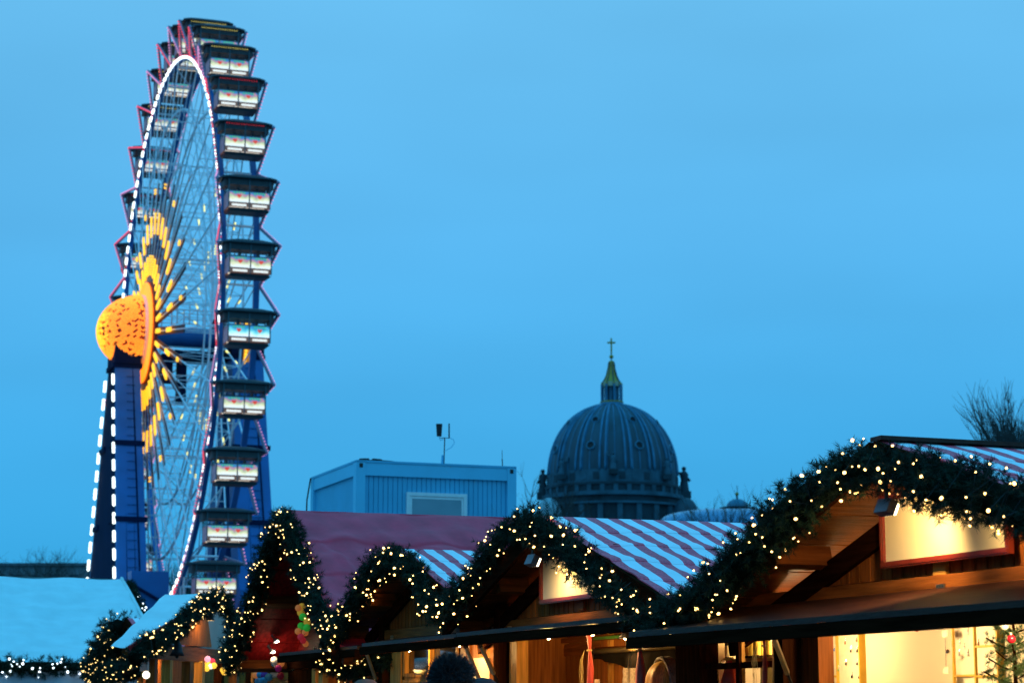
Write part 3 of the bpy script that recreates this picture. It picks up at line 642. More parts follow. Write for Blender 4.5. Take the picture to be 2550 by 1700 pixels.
garland('thick fir garland with warm bulbs over the wide gable of the jewellery stall', rowpts([(1612, 1552), (1713, 1512), (1821, 1420), (1897, 1344), (1962, 1279), (2049, 1204), (2125, 1168), (2223, 1172), (2331, 1205), (2439, 1230), (2526, 1264), (2640, 1314)], 4.93),
        rad=.13, bulbs=46, br=.009, per_m=420, npn=36, nlen=.038, nw=.0036, slen=.058)
garland('fir garland with warm bulbs over the gable of the ribbon stall', rowpts([(1106, 1535), (1149, 1485), (1203, 1409), (1258, 1334), (1312, 1306), (1377, 1335), (1442, 1399), (1507, 1453), (1572, 1507), (1607, 1556)]),
        rad=.115, bulbs=38, br=.0095, per_m=300, npn=32)
garland('fir garland with warm bulbs on the small gable of the glazed stall', rowpts([(813, 1600), (857, 1540), (922, 1431), (981, 1392), (1041, 1431), (1078, 1500), (1106, 1535)]), rad=.12, bulbs=32, br=.0105, per_m=280)
garland('fir garland with dense yellowish bulbs over the steep pointed red gable', rowpts([(572, 1660), (598, 1590), (634, 1480), (662, 1390), (690, 1315), (706, 1290), (728, 1325), (750, 1400), (777, 1475), (805, 1540), (835, 1592)], 4.95), rad=.125, bulbs=38, bm=BULBY, br=.0105, per_m=250, nw=.005, nlen=.05)
garland('short fir swag hanging below the flap beside the steep red hut', rowpts([(790, 1632), (835, 1658), (890, 1668), (940, 1655), (975, 1630)], 5.25), rad=.11, bulbs=26, bm=BULBY, br=.011, per_m=220)
garland('fir garland draped over the gable of the pale tarp hut', [at(335, 1645, 21.4), at(365, 1605, 21.6), at(410, 1590, 22.2), at(455, 1550, 22.8), at(505, 1510, 23.5), at(545, 1490, 24.2), at(572, 1525, 24.0), at(585, 1575, 23.8), at(572, 1625, 23.6), at(600, 1660, 23.4)],
        rad=.125, bulbs=36, bm=BULBY, br=.0115, per_m=210, nw=.006, nlen=.055)
u, p, zr, sl = FH[1:]
garland('dense fir garland climbing the small far striped hut', [W(u-2.0, p-.1, zr-.75), W(u-1.5, p-.1, zr-.52), W(u-.9, p-.1, zr-.36), W(u-.15, p-.1, zr-.08)], rad=.24, bulbs=44, bm=BULBY, br=.013, per_m=320, nw=.008, nlen=.07, slen=.13)
garland('fir garland along the near eave of the small far striped hut', [W(u+2.0, p-.1, zr-.66), W(u+1.2, p-.15, zr-.72), W(u+.6, p-.2, zr-.74), W(u-.6, p-.2, zr-.76), W(u-1.6, p-.1, zr-.76)], rad=.16, bulbs=24, bm=BULBY, br=.012, per_m=200, nw=.008, nlen=.07)
e0 = [W(u0+Ls+.05, p0-q, 0)+Vector((0, 0, P0.z-dz-.04)) for q in (.1, 1.5, 3, 5, 7, 9.5)]
garland('thin fir garland with cold white lights along the eave of the white tarp stall', e0, rad=.13, bulbs=16, bm=BULBC, br=.022, per_m=130, nw=.008, nlen=.08, slen=.09, jit=1.6)
garland('thin dark fir garland with cold lights down the gable edge of the white tarp stall', [W(u0+Ls*k, p0+.12, P0.z-dz*k-.05) for k in (.02, .3, .6, .9)], rad=.09, bulbs=6, bm=BULBC, br=.02, per_m=110, nw=.009, nlen=.07)

# ================================================================== LAMPS OF THE STALLS
def pendant_lamp(u, p, z, e, label, col=(1, .58, .20), drop=.07):
    t = thing('pendant_lamp', label, 'lamp', (u, p, z), 'stall lamps')
    MB().tube([(u, p, z+.06), (u, p, z+drop)], .006, 5).build('flex', DARKM, t)
    MB().lathe([(.012, .06), (.018, .05), (.045, .012), (.047, .012), (.02, .055), (.012, .065)], 12, (u, p, z)).build('lamp_shade', DARKM, t, smooth=True)
    MB().ball((u, p, z+.018), .016, 8).build('bulb', mat('lamp_bulb', (1, .9, .7), emit=(1, .7, .35), es=20), t, smooth=True)
    lamp_light('lamp_glow', t, (u, p, z-.02), e, col, .04)
for u_, p_, z_, e_, l_ in ((-10.35, 5.62, 2.0, 19, 'shaded lamp inside the jewellery stall left of the cloth'), (-9.2, 5.5, 2.0, 25, 'shaded lamp inside the jewellery stall over the counter'), (-8.2, 5.6, 2.0, 18, 'shaded lamp inside the jewellery stall by the fir tree'),
                       (-12.9, 5.08, 2.035, 18, 'shaded lamp under the ribbon stall flap before the cupboard door'), (-12.15, 5.08, 2.035, 14, 'shaded lamp under the ribbon stall flap over the dark shelf'), (-12.6, 5.5, 2.03, 12, 'shaded lamp inside the ribbon stall'), (-11.0, 5.50, 2.02, 2.0, 'shaded lamp behind the bottle window'),
                       (-15.9, 5.08, 2.03, 13, 'shaded lamp under the flap before the glazed shutters'), (-14.7, 5.08, 2.035, 13, 'shaded lamp under the flap beside the corner post'), (-18.6, 5.9, 1.95, 14, 'shaded lamp inside the steep red hut behind the posts'), (-20.6, 5.85, 1.95, 10, 'shaded lamp inside the steep red hut above the backboard')):
    pendant_lamp(u_, p_, z_, e_, l_, (1, .70, .36) if 'jewel' in l_ else (1, .58, .20))
q = qh.matrix_basis @ Vector((0, .7, zq-.75))
t = thing('pendant_lamp', 'shaded lamp inside the pale tarp hut', 'lamp', tuple(q), 'stall lamps', frame='w')
MB().lathe([(.012, .06), (.045, .012), (.047, .012), (.012, .065)], 12).build('lamp_shade', DARKM, t); MB().ball((0, 0, .02), .02, 8).build('bulb', MATS['lamp_bulb'], t); lamp_light('lamp_glow', t, (0, 0, -.03), 26, (1, .6, .25), .05)
q = qh.matrix_basis @ Vector((.1, .1, zq-.28))
t = thing('spot_lamp', 'small spot lamp under the peak of the pale tarp hut', 'lamp', tuple(q), frame='w')
MB().lathe([(.02, .05), (.05, -.03)], 10).build('lamp_shade', DARKM, t); MB().ball((0, 0, 0), .025, 8).build('bulb', MATS['lamp_bulb'], t); lamp_light('lamp_glow', t, (0, 0, -.05), 5, (1, .6, .22), .03)
t = FH[0]; pendant_lamp(FH[1]+.6, FH[2]+.9, FH[3]-.75, 26, 'shaded lamp inside the small far striped hut')
def flood(u, p, z, aim, e, size, label, hx=None):
    t = thing('flood_lamp', label, 'lamp', (u, p, z), 'flood lamps over the signs')
    rot = Euler((R(-25), 0, R(8))).to_matrix()
    MB().box((u, p, z), (.095, .045, .07), rot).build('housing', mat('grey_lamp_housing', (.12, .12, .14), .4, .3), t)
    MB().box((u, p+.03, z-.012), (.08, .01, .055), rot).build('lens', mat('lamp_lens', (.9, .9, .8), .2, emit=(1, .8, .5), es=6), t)
    MB().bar((u, p, z+.03), (u, p+.01, z+.14), .02, .006).build('arm', DARKM, t)
    lamp_light('lamp_glow', t, (u, p+.07, z-.02), e, (1, .66, .28), .03, 'SPOT', aim, size, .9)
fu, fz = hit(2206, 1262, 4.97)
flood(fu, 4.97, fz, (-8.9, 5.38, 2.15), 26, R(165), 'grey flood lamp under the garland lighting the jewellery stall sign')
fu, fz = hit(2410, 1240, 5.02)
flood(fu, 5.02, fz, (fu, 5.38, 2.35), 12, R(140), 'second flood lamp hidden in the garland above the jewellery stall sign')
fu, fz = hit(1325, 1395, 4.94)
flood(fu, 4.94, fz, (-12.9, 5.27, 1.95), 16, R(168), 'grey flood lamp under the garland of the ribbon stall')
# clip spots in the red hut
for px, py, lab in ((688, 1596, 'upper clip on spot lamp glowing in the steep red hut'), (679, 1622, 'lower clip on spot lamp glowing in the steep red hut')):
    u, z = hit(px, py, 5.35); t = thing('clip_spot', lab, 'lamp', (u, 5.35, z), 'clip on spot lamps')
    M = Euler((R(35), R(-15), 0)).to_matrix()
    MB().lathe([(.014, .085), (.016, .03), (.04, 0), (.038, 0), (.012, .03)], 12, (u, 5.35, z), M).build('lamp_shade', mat('dull_chrome', (.3, .3, .3), .3, 1), t, smooth=True)
    MB().ball((u, 5.35, z), .03, 10, (1, 1, .5)).build('bulb', mat('spot_bulb', (1, .95, .85), emit=(1, .9, .65), es=12), t, smooth=True)
    MB().tube([Vector((u, 5.35, z))+M @ Vector((0, 0, .08)), (u-.03, 5.37, z+.13), (u-.10, 5.40, z+.16), (u-.14, 5.45, z+.10)], .006, 5).build('cable', DARKM, t)
    lamp_light('lamp_glow', t, (u, 5.33, z-.04), .8, (1, .75, .45), .02)
# cotton ball light strings
BC = {'orange': (.85, .25, .06), 'yellow': (.85, .45, .04), 'green': (.05, .55, .05), 'red': (.65, .03, .05), 'blue': (.05, .28, .45), 'pink': (.80, .30, .38), 'white': (.85, .75, .60), 'magenta': (.55, .02, .20), 'crimson': (.30, .01, .025), 'violet': (.12, .05, .30)}
def balls(label, items, p, r=.036, glow=.25, dz=0):
    u0, z0 = hit(items[0][0], items[0][1], p); t = thing('cotton_ball_lights', label, 'string lights', (u0, p, z0), 'strings of cotton ball lights'); pts = []
    for k, (px, py, c) in enumerate(items):
        pp = p+.04*((k*7) % 3-1); u, z = hit(px, py, pp)
        MB().ball((u, pp, z), r*random.uniform(.9, 1.1), 12).build('ball', mat('cotton_'+c, BC[c], .9, var=.12, scale=40, bump=.4, bscale=120, emit=BC[c], es=glow), t, smooth=True); pts.append((u, pp+.01, z))
    MB().tube(pts, .0025, 4, False).build('cord', DARKM, t)
balls('string of orange, yellow and green cotton balls down the red gable boards', [(743, 1513, 'orange'), (752, 1510, 'yellow'), (749, 1524, 'yellow'), (754, 1535, 'green'), (765, 1547, 'yellow'), (750, 1558, 'green'), (764, 1562, 'green'), (742, 1571, 'orange'), (760, 1574, 'orange'), (749, 1585, 'red'), (755, 1594, 'red'), (761, 1602, 'orange')], 5.3)
balls('bunch of blue, red and pale cotton balls before the lit backboard', [(657, 1634, 'yellow'), (673, 1634, 'pink'), (668, 1643, 'blue'), (683, 1644, 'white'), (655, 1650, 'pink'), (699, 1650, 'orange'), (664, 1660, 'blue'), (678, 1659, 'blue'), (689, 1656, 'white'), (693, 1663, 'magenta'), (642, 1662, 'orange'), (651, 1667, 'red'), (647, 1679, 'blue'), (658, 1679, 'violet'), (683, 1676, 'white'), (669, 1685, 'blue'), (699, 1682, 'crimson'), (643, 1695, 'blue'), (656, 1695, 'blue'), (637, 1680, 'orange')], 5.42, .04, .04)
balls('string of crimson cotton balls below the fir swag', [(829, 1656, 'red'), (833, 1663, 'red'), (829, 1669, 'red'), (836, 1671, 'red'), (843, 1677, 'orange')], 5.4, .034)
def qballs(label, items, Y, r=.035):
    w0 = at(items[0][0], items[0][1], Y); t = thing('cotton_ball_lights', label, 'string lights', tuple(w0), 'strings of cotton ball lights', frame='w'); pts = []
    for k, (px, py, c) in enumerate(items):
        q = at(px, py, Y+.1*((k*5) % 3))-w0; MB().ball(q, r*random.uniform(.8, 1.15), 10).build('ball', mat('glow_'+c, BC[c], .9, emit=BC[c], es=1.6), t, smooth=True); pts.append(q)
    MB().tube(pts, .003, 4, False).build('cord', DARKM, t)
qballs('glowing yellow and pink cotton balls inside the pale tarp hut', [(500, 1652, 'yellow'), (507, 1645, 'orange'), (512, 1655, 'yellow'), (517, 1640, 'pink'), (521, 1650, 'yellow'), (525, 1658, 'white'), (515, 1664, 'yellow'), (528, 1646, 'red'), (533, 1656, 'yellow'), (554, 1667, 'yellow'), (562, 1662, 'white'), (567, 1668, 'yellow'), (559, 1672, 'yellow'), (585, 1663, 'pink')], 24.6)

# hanging lantern and dark bells at the pale tarp hut
q = at(360, 1655, 21.9); t = thing('lantern', 'white boxed lantern with glowing bulb hanging beside the pale tarp hut', 'lantern', tuple(q), frame='w')
MB().bx(-.04, .04, -.04, .04, -.06, .14).build('housing', mat('lantern_paper', (.6, .5, .45), .7), t); MB().bx(-.055, .055, -.055, .055, .141, .16).build('cap', WD, t); MB().ball((0.02, 0, -.10), .04, 10).build('bulb', mat('lantern_bulb', (1, .9, .7), emit=(1, .95, .65), es=3), t, smooth=True)
q = at(441, 1625, 23.0); t = thing('iron_bell', 'black iron bell hanging under the pale tarp hut', 'bell', tuple(q), frame='w')
MB().lathe([(0, .14), (.02, .13), (.05, .08), (.06, .02), (.085, -.03), (.078, -.03), (.05, .02)], 12).build('bell_body', DARKM, t, smooth=True); MB().ball((0, 0, -.04), .02, 8).build('clapper', DARKM, t)

# fir tree in the jewellery stall
u, z = hit(2528, 1660, 5.8); t = thing('fir_tree', 'small green fir tree with white and red baubles in the jewellery stall', 'fir tree', (u, 5.8, .9))
vv = []
FIRM = mat('fir_needle', (.05, .11, .025), .6, var=.5, scale=14)
MB().tube([(u, 5.8, .9), (u, 5.8, 2.04)], [.02, .006], 6).build('trunk', WD, t)
mbx = MB()
for k in range(46):
    zz = 1.05+.92*k/46; L = .26*(1-(k/46)*.55); a = k*2.4
    tip = Vector((u+L*math.cos(a), 5.8+L*math.sin(a), zz+.06)); b0 = Vector((u, 5.8, zz)); mbx.tube([b0, (b0+tip)/2+Vector((0, 0, -.01)), tip], .004, 4)
    C = np.array([b0+(tip-b0)*(.15+.85*i/10) for i in range(11)]); T = np.tile(np.array((tip-b0).normalized()), (11, 1))
    vv.append(needles(C, T, np.full(11, .012), 190, 22, .028, .024, .0026))
mbx.build('branch', WD, t); v = np.concatenate(vv)-np.array([u, 5.8, .9])
obj('needles', tri_mesh('needles', v, FIRM), t)['kind'] = 'stuff'
for px, py, c, lab in ((2501, 1557, 'white', 'white bauble on the small fir tree'), (2518, 1590, 'red', 'red bauble on the small fir tree')):
    a, z = hit(px, py, 5.62); t = thing('bauble', lab, 'bauble', (a, 5.62, z), 'baubles on the fir tree')
    MB().ball((a, 5.62, z), .021, 12).build('ball', mat('bauble_'+c, BC[c] if c == 'white' else (.5, .01, .02), .2, .2), t, smooth=True); MB().tube([(a, 5.62, z+.018), (a, 5.62, z+.03)], .005, 6).build('cap', METAL, t)

# ================================================================== SITE CONTAINER AND ANTENNAS
c0 = at(887, 1147, 36.0); ct = thing('site_container', 'pale grey office container with framed window standing above the red roof', 'container', (c0.dot(UV), c0.dot(NV), 0))
cu, cp, cz = c0.dot(UV), c0.dot(NV), c0.z
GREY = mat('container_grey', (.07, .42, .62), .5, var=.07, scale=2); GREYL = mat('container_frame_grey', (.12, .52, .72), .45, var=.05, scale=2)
# facing side runs along the row depth axis p, the narrow side along u
LP = hit(1285, 1165, 1)[0]
def pl(px, py):      # length along p where the facing side meets the pixel column
    r = ray(px, py); P = Vector((0, 0, CAMZ))+r*(cu/r.dot(UV)); return P.dot(NV), P.z
pe = pl(1286, 1165)[0]; Lu = 3.0
zb = cz-2.5; fw = .17
for (uu, pp) in ((cu, cp), (cu, pe), (cu-Lu, cp), (cu-Lu, pe)):
    MB().bx(uu-fw if uu == cu else uu, uu if uu == cu else uu+fw, pp if pp == cp else pp-fw, pp+fw if pp == cp else pp, zb, cz).build('corner_post', GREYL, ct)
    MB().box((uu+(.002 if uu == cu else 0), pp+(.09 if pp == cp else -.09), cz-.07), (.012, .06, .07)).build('corner_casting_hole', DARKM, ct)
MB().bx(cu-fw, cu-.012, cp+fw+.001, pe-fw-.001, cz-.24, cz-.02).build('roof_beam', GREYL, ct); MB().bx(cu-Lu+fw, cu-fw, cp+.012, cp+fw, cz-.24, cz-.02).build('roof_beam', GREYL, ct)
MB().bx(cu-Lu+fw, cu-fw, pe-fw, pe-.012, cz-.24, cz-.02).build('roof_beam', GREYL, ct); MB().bx(cu-Lu, cu, cp, pe, cz-.018, cz+.02).build('roof_sheet', GREY, ct)
def corr(n, f, a, b, z0, z1, d=.018):
    mb = MB(); k = 0
    for i in range(n):
        x0, x1 = a+(b-a)*i/n, a+(b-a)*(i+1)/n; q = x0+(x1-x0)*.82; mb.add([f(x0, 0, z0), f(q, 0, z0), f(q, 0, z1), f(x0, 0, z1)], [(0, 1, 2, 3)]); mb.add([f(q, 0, z0), f((q+x1)/2, d, z0), f((q+x1)/2, d, z1), f(q, 0, z1)], [(0, 1, 2, 3)]); mb.add([f((q+x1)/2, d, z0), f(x1, 0, z0), f(x1, 0, z1), f((q+x1)/2, d, z1)], [(0, 1, 2, 3)])
    return mb
corr(30, lambda x, d, z: (cu-.06-d, x, z), cp+fw, pe-fw, zb, cz-.24).build('wall_sheet', GREY, ct); corr(34, lambda x, d, z: (x, cp+.06+d, z), cu-Lu+fw, cu-fw, zb, cz-.24).build('wall_sheet', GREY, ct)
MB().bx(cu-Lu+.1, cu-.1, cp+.12, pe-.06, zb, cz-.1).build('inner_body', GREY, ct)
wa, wz1 = pl(1014, 1224); wb, _ = pl(1164, 1224); fo = .05
MB().bx(cu-.045, cu-.03, wa+.07, wb-.07, wz1-1.1, wz1-.09).build('window_pane', mat('blind_blue', (.22, .30, .34), .25, var=.08, scale=2), ct)
for (y0, y1, z0, z1, q) in ((wa, wb, wz1-.06, wz1, .0), (wa, wa+.06, wz1-1.2, wz1-.061, .0), (wb-.06, wb, wz1-1.2, wz1-.061, .0), (wa+.061, wb-.061, wz1-.11, wz1-.061, -.015), (wa+.061, wa+.10, wz1-1.2, wz1-.111, -.015), (wb-.10, wb-.061, wz1-1.2, wz1-.111, -.015)):
    MB().bx(cu-.06+q, cu-.012+q, y0, y1, z0, z1).build('window_frame', WHITE, ct)
# lower container it stands on
t2 = thing('site_container', 'lower grey container hidden behind the red roofed hut carrying the office container', 'container', (cu, cp, 0)); MB().bx(cu-Lu, cu, cp, pe, .02, zb-.02).build('body', GREY, t2)
for (uu, pp) in ((cu, cp), (cu, pe), (cu-Lu, cp), (cu-Lu, pe)): MB().box((uu, pp, (zb)/2), (.2, .2, zb-.04)).build('corner_post', GREYL, t2)
# aerials
pm, zm = pl(1119, 1150); t = thing('antenna_mast', 'thin antenna mast with black drum and rod on the container roof', 'antenna', (cu-.3, pm, cz+.02))
def px2(px, py): p_, z_ = pl(px, py); return Vector((cu-.3, p_+.0, z_))
k = 1.0
MB().tube([(cu-.3, pm, cz+.02), px2(1121, 1085)], .010, 6).build('mast', DARKM, t); MB().tube([(cu-.28, pm-.04, cz+.02), (cu-.28, pm-.03, cz+.2)], .022, 6).build('mount', GREY, t)
MB().bar(px2(1108, 1085), px2(1133, 1085), .012, .012).build('cross_arm', DARKM, t)
q0, q1 = px2(1107, 1081), px2(1106, 1050); MB().lathe([(0, 0), (.043, 0), (.058, q1.z-q0.z), (0, q1.z-q0.z)], 14, q0).build('drum', DARKM, t, smooth=False)
q0, q1 = px2(1132, 1085), px2(1132, 1049); MB().tube([q0, q1], .013, 8).build('rod', DARKM, t)
MB().tube([px2(1134, 1085), px2(1143, 1089), px2(1145, 1098), px2(1138, 1108), px2(1123, 1117)], .006, 5).build('cable', GREYL, t); MB().tube([px2(1107, 1083), px2(1110, 1091), px2(1119, 1088)], .006, 5).build('cable', GREYL, t)
q = px2(1266, 1160); t = thing('whip_antenna', 'short whip antenna on the far corner of the container roof', 'antenna', tuple([cu-.3, q.y, cz+.02])); MB().tube([(cu-.3, q.y, cz+.02), px2(1265, 1138)], .010, 5).build('base', DARKM, t); MB().tube([px2(1265, 1138), px2(1265, 1116)], .005, 4).build('whip', DARKM, t)
t = thing('work_light', 'small red and white lamp clamped to the narrow side of the container', 'lamp', (cu-Lu+.1, cp-.05, cz-1.0)); o = (cu-Lu+.22, cp-.06, cz-.85)
MB().box(o, (.22, .12, .2), Euler((0, .3, 0)).to_matrix()).build('housing', mat('pale_pink_plastic', (.5, .3, .32), .5), t); MB().box((o[0]-.02, o[1]-.02, o[2]-.12), (.24, .1, .05)).build('bracket', DARKM, t)
MB().tube([(cu-Lu+.05, cp-.02, cz), (cu-Lu-.08, cp-.05, cz-.4), (cu-Lu-.12, cp-.05, cz-1.1), (cu-Lu-.05, cp-.03, cz-1.6)], .015, 5).build('cable', DARKM, t)
t = thing('cable_coil', 'coil of dark cable lying on the container roof corner', 'cable', (cu-.4, cp+.3, cz+.02)); MB().tube([(cu-.3+.12*math.cos(a), cp+.45+.33*math.sin(a), cz+.04) for a in np.linspace(0, 6, 16)], .016, 5).build('loop', DARKM, t); MB().tube([(cu-.3+.1*math.cos(a), cp+.35+.2*math.sin(a), cz+.065) for a in np.linspace(0, 6, 14)], .016, 5).build('loop', DARKM, t)

# ================================================================== CATHEDRAL DOME
YC = 528.0
def cz_(py): return at(1525, py, YC).z
cc = at(1525, 1190, YC)
ch = thing('cathedral', 'great dark ribbed cathedral dome with gilt lantern and cross beyond the roofs', 'cathedral', (cc.x, YC, 0), frame='w')
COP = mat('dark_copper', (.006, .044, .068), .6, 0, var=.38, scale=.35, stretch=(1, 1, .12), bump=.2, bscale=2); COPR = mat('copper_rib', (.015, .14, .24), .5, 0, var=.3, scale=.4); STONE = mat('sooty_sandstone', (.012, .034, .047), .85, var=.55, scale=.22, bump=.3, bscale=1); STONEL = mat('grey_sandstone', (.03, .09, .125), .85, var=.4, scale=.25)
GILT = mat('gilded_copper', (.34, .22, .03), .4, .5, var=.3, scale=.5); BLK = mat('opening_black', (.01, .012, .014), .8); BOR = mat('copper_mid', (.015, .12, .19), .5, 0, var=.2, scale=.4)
zb, zt, Rd = cz_(1186), cz_(1009), 16.4
prof = []
for k in range(25):
    t = k/24*1.40; prof.append((Rd*math.cos(t)**.93 if t < 1.5 else 0, zb+(zt-zb)*math.sin(t)/math.sin(1.40)))
MB().lathe(prof, 72).build('dome_shell', COP, ch, smooth=True)
def on_dome(z):
    for (r0, z0), (r1, z1) in zip(prof[:-1], prof[1:]):
        if z0 <= z <= z1: return r0+(r1-r0)*(z-z0)/(z1-z0+1e-9)
    return prof[-1][0]
rp0 = [(r+.12, z) for r, z in prof]
for k in range(16):
    for da in (-.045, .045):
        a = 2*PI*k/16+PI/16*0+da+.196; MB().tube([(r*math.cos(a), r*math.sin(a), z) for r, z in rp0], [.34*(.45+.55*r/Rd) for r, z in rp0], 5).build('rib', COPR, ch, smooth=True)
    a = 2*PI*k/16
    for da in (-.06, .06): MB().tube([(r*math.cos(a+da+.196+.13), r*math.sin(a+da+.196+.13), z) for r, z in [(q[0]-.05, q[1]) for q in prof[:-3]]], .16, 4).build('seam', COPR, ch)
for zz, n, rr in ((cz_(1126), 8, .9), (cz_(1060), 8, .75)):
    for k in range(n):
        a = 2*PI*(k+.5)/n-PI/2+.0; r = on_dome(zz); c = Vector((r*math.cos(a), r*math.sin(a), zz)); d = Vector((math.cos(a), math.sin(a), .35)).normalized()
        M = d.to_track_quat('Z', 'Y').to_matrix(); o = MB().lathe([(rr*1.35, -.6), (rr*1.35, .35), (rr, .45), (rr, 0)], 16, c, M).build('oculus', BOR, ch, smooth=True); MB().lathe([(0, .12), (rr, .12)], 16, c, M).build('oculus_opening', BLK, o)
def ring(name, r0, r1, y0, y1, m, seg=64): return MB().lathe([(r0-.01, cz_(y1)), (r1, cz_(y1)), (r1, cz_(y0)), (r0-.01, cz_(y0))], seg).build(name, m, ch)
ring('drum_band', 14, 16.6, 1184, 1215, STONEL); ring('drum_cornice', 14, 17.3, 1215, 1221, STONE); ring('drum_parapet', 14, 16.9, 1221.2, 1237, STONE); ring('lower_cornice', 14, 18.0, 1237.2, 1247, STONEL); ring('lower_drum', 14, 17.2, 1247.2, 1263, STONE); ring('eaves_cornice', 14, 19.0, 1263.2, 1268, STONEL); ring('main_drum', 14, 18.0, 1268.2, 1760, STONE)
for k in range(32):
    a = 2*PI*k/32; c = Vector((16.95*math.cos(a), 16.95*math.sin(a), cz_(1229))); MB().box(c, (.5, 1.1, cz_(1220)-cz_(1238)), Matrix.Rotation(a, 3, 'Z')).build('pier', STONEL, ch)
    c = Vector((16.5*math.cos(a+.1), 16.5*math.sin(a+.1), cz_(1200))); MB().box(c, (.35, 1.6, 1.9), Matrix.Rotation(a+.1, 3, 'Z')).build('panel', STONEL if k % 2 else STONE, ch)
for k in range(24):
    a = 2*PI*k/24+.05; c = Vector((18.2*math.cos(a), 18.2*math.sin(a), cz_(1290))); MB().box(c, (.9, 1.3, 5), Matrix.Rotation(a, 3, 'Z')).build('pilaster', STONEL, ch)
# lantern
for k in range(8):
    a = 2*PI*k/8+.2; MB().tube([(2.6*math.cos(a), 2.6*math.sin(a), cz_(1006)), (2.6*math.cos(a), 2.6*math.sin(a), cz_(958))], .28, 6).build('lantern_column', COPR, ch); MB().tube([(1.6*math.cos(a+.39), 1.6*math.sin(a+.39), cz_(1004)), (1.6*math.cos(a+.39), 1.6*math.sin(a+.39), cz_(962))], .3, 6).build('lantern_pier', BOR, ch)
MB().lathe([(0, cz_(1013)), (3.1, cz_(1013)), (3.1, cz_(1009)), (2.9, cz_(1003)), (0, cz_(1003))], 24).build('lantern_base', COPR, ch); MB().lathe([(3.0, cz_(1003)), (3.0, cz_(1000)), (2.9, cz_(1000))], 24).build('lantern_rail', GILT, ch)
MB().lathe([(0, cz_(963)), (2.3, cz_(963)), (2.3, cz_(952)), (0, cz_(952))], 24).build('lantern_head', mat('pale_gilt', (.40, .36, .24), .5, .2), ch); MB().lathe([(2.3, cz_(952)), (1.9, cz_(947)), (1.35, cz_(935)), (.9, cz_(918)), (.68, cz_(902)), (.68, cz_(899)), (0, cz_(898))], 16).build('spire', GILT, ch, smooth=True)
for k in range(8):
    a = 2*PI*k/8+.2; MB().tube([(r*math.cos(a), r*math.sin(a), z) for r, z in [(2.45, cz_(953)), (1.95, cz_(946)), (1.42, cz_(935)), (.96, cz_(918)), (.74, cz_(902))]], .12, 4).build('spire_rib', COP, ch); MB().tube([(2.6*math.cos(a), 2.6*math.sin(a), cz_(958)), (2.6*math.cos(a), 2.6*math.sin(a), cz_(953))], .22, 5).build('finial', GILT, ch)
MB().tube([(0, 0, cz_(899)), (0, 0, cz_(880))], .14, 6).build('cross_stem', COP, ch); MB().ball((0, 0, cz_(888)), .55, 12).build('orb', GILT, ch, smooth=True)
cr = MB().bx(-.2, .2, -.15, .15, cz_(880), cz_(842)); cr.bx(-1.05, -.201, -.15, .15, cz_(855), cz_(851)); cr.bx(.201, 1.05, -.15, .15, cz_(855), cz_(851)); cr.build('cross', GILT, ch)
def statue(px, y0, y1, dx=0, m=STONEL):
    s = (cz_(y0)-cz_(y1)); c = at(px, y1, YC); x = c.x-cc.x; y = -math.sqrt(max(0, 17.6**2-x*x)) if abs(x) < 17 else 0; z = cz_(y1)
    o = MB().bx(x-s*.2, x+s*.2, y-s*.2, y+s*.2, z-.3, z+s*.18).build('statue_plinth', STONE, ch)
    mb = MB().lathe([(s*.16, s*.18), (s*.13, s*.4), (s*.10, s*.55), (s*.14, s*.70), (s*.10, s*.78), (s*.05, s*.82)], 8, (x, y, z)); mb.ball((x, y, z+s*.89), s*.075, 8)
    mb.tube([(x, y, z+s*.72), (x+dx*s*.25, y, z+s*.78), (x+dx*s*.28, y, z+s*1.0)], s*.05, 5); mb.tube([(x, y, z+s*.7), (x-s*.18*(dx or 1), y, z+s*.5)], s*.05, 5); mb.build('statue', m, ch, smooth=True)
statue(1352, 1165, 1240, 1, STONE); statue(1704, 1158, 1238, -1, STONE); statue(1396, 1150, 1203, 1); statue(1519, 1143, 1196, -1); statue(1653, 1150, 1203, 1)
for px, m in ((1367, mat('pale_copper', (.24, .33, .36), .5, .1, var=.15, scale=.4)), (1708, COP)):
    q = at(px, 1285, YC-14); x = q.x-cc.x; z = at(px, 1288, YC-14).z; o = MB().lathe([(3.3*math.cos(t*PI/16), z+4.9*math.sin(t*PI/16)) for t in range(9)], 24, (x, -14, 0)).build('corner_cupola', m, ch, smooth=True); MB().lathe([(3.5, z-20), (3.5, z+.05), (3.2, z+.05)], 24, (x, -14, 0)).build('cupola_drum', STONE, o)

# ================================================================== FAR BUILDINGS
q = at(1860, 1300, 300); gh = thing('glass_roof_hall', 'blue curved glass roof with small cupola beyond the striped roof', 'building', (q.x, 300, 0), frame='w')
GLB = mat('sky_blue_glazing', (.10, .20, .34), .18, .1, var=.15, scale=.3); ztop = at(1860, 1266, 300).z
x0 = at(1640, 1300, 300).x-q.x; x1 = 22
def vault(i, j):
    a = j*PI/2; x = x0+(x1-x0)*i; s = min(1, (x-x0)/9.0); return (x, -6*math.cos(a)*1.0, ztop-(1-math.sin(a))*4.5-(1-math.sqrt(max(0, 1-(1-s)**2)))*1.9)
MB().grid(vault, 40, 12).build('glass_vault', GLB, gh, smooth=True)
for k in range(14):
    x = x0+2+k*2.4; MB().tube([Vector(vault((x-x0)/(x1-x0), j/8))+Vector((0, -.05, .05)) for j in range(9)], .10, 4).build('glazing_bar', DARKM, gh)
for j in (.12, .2): MB().tube([Vector(vault(i/20, j))+Vector((0, -.08, .03)) for i in range(21)], .12, 4).build('gutter_rail', DARKM, gh)
MB().bx(x0, x1, -5.9, 6, 0, ztop-4.6).build('wall', STONE, gh)
qx = at(1836, 1262, 306).x-q.x; zc = at(1836, 1264, 306).z
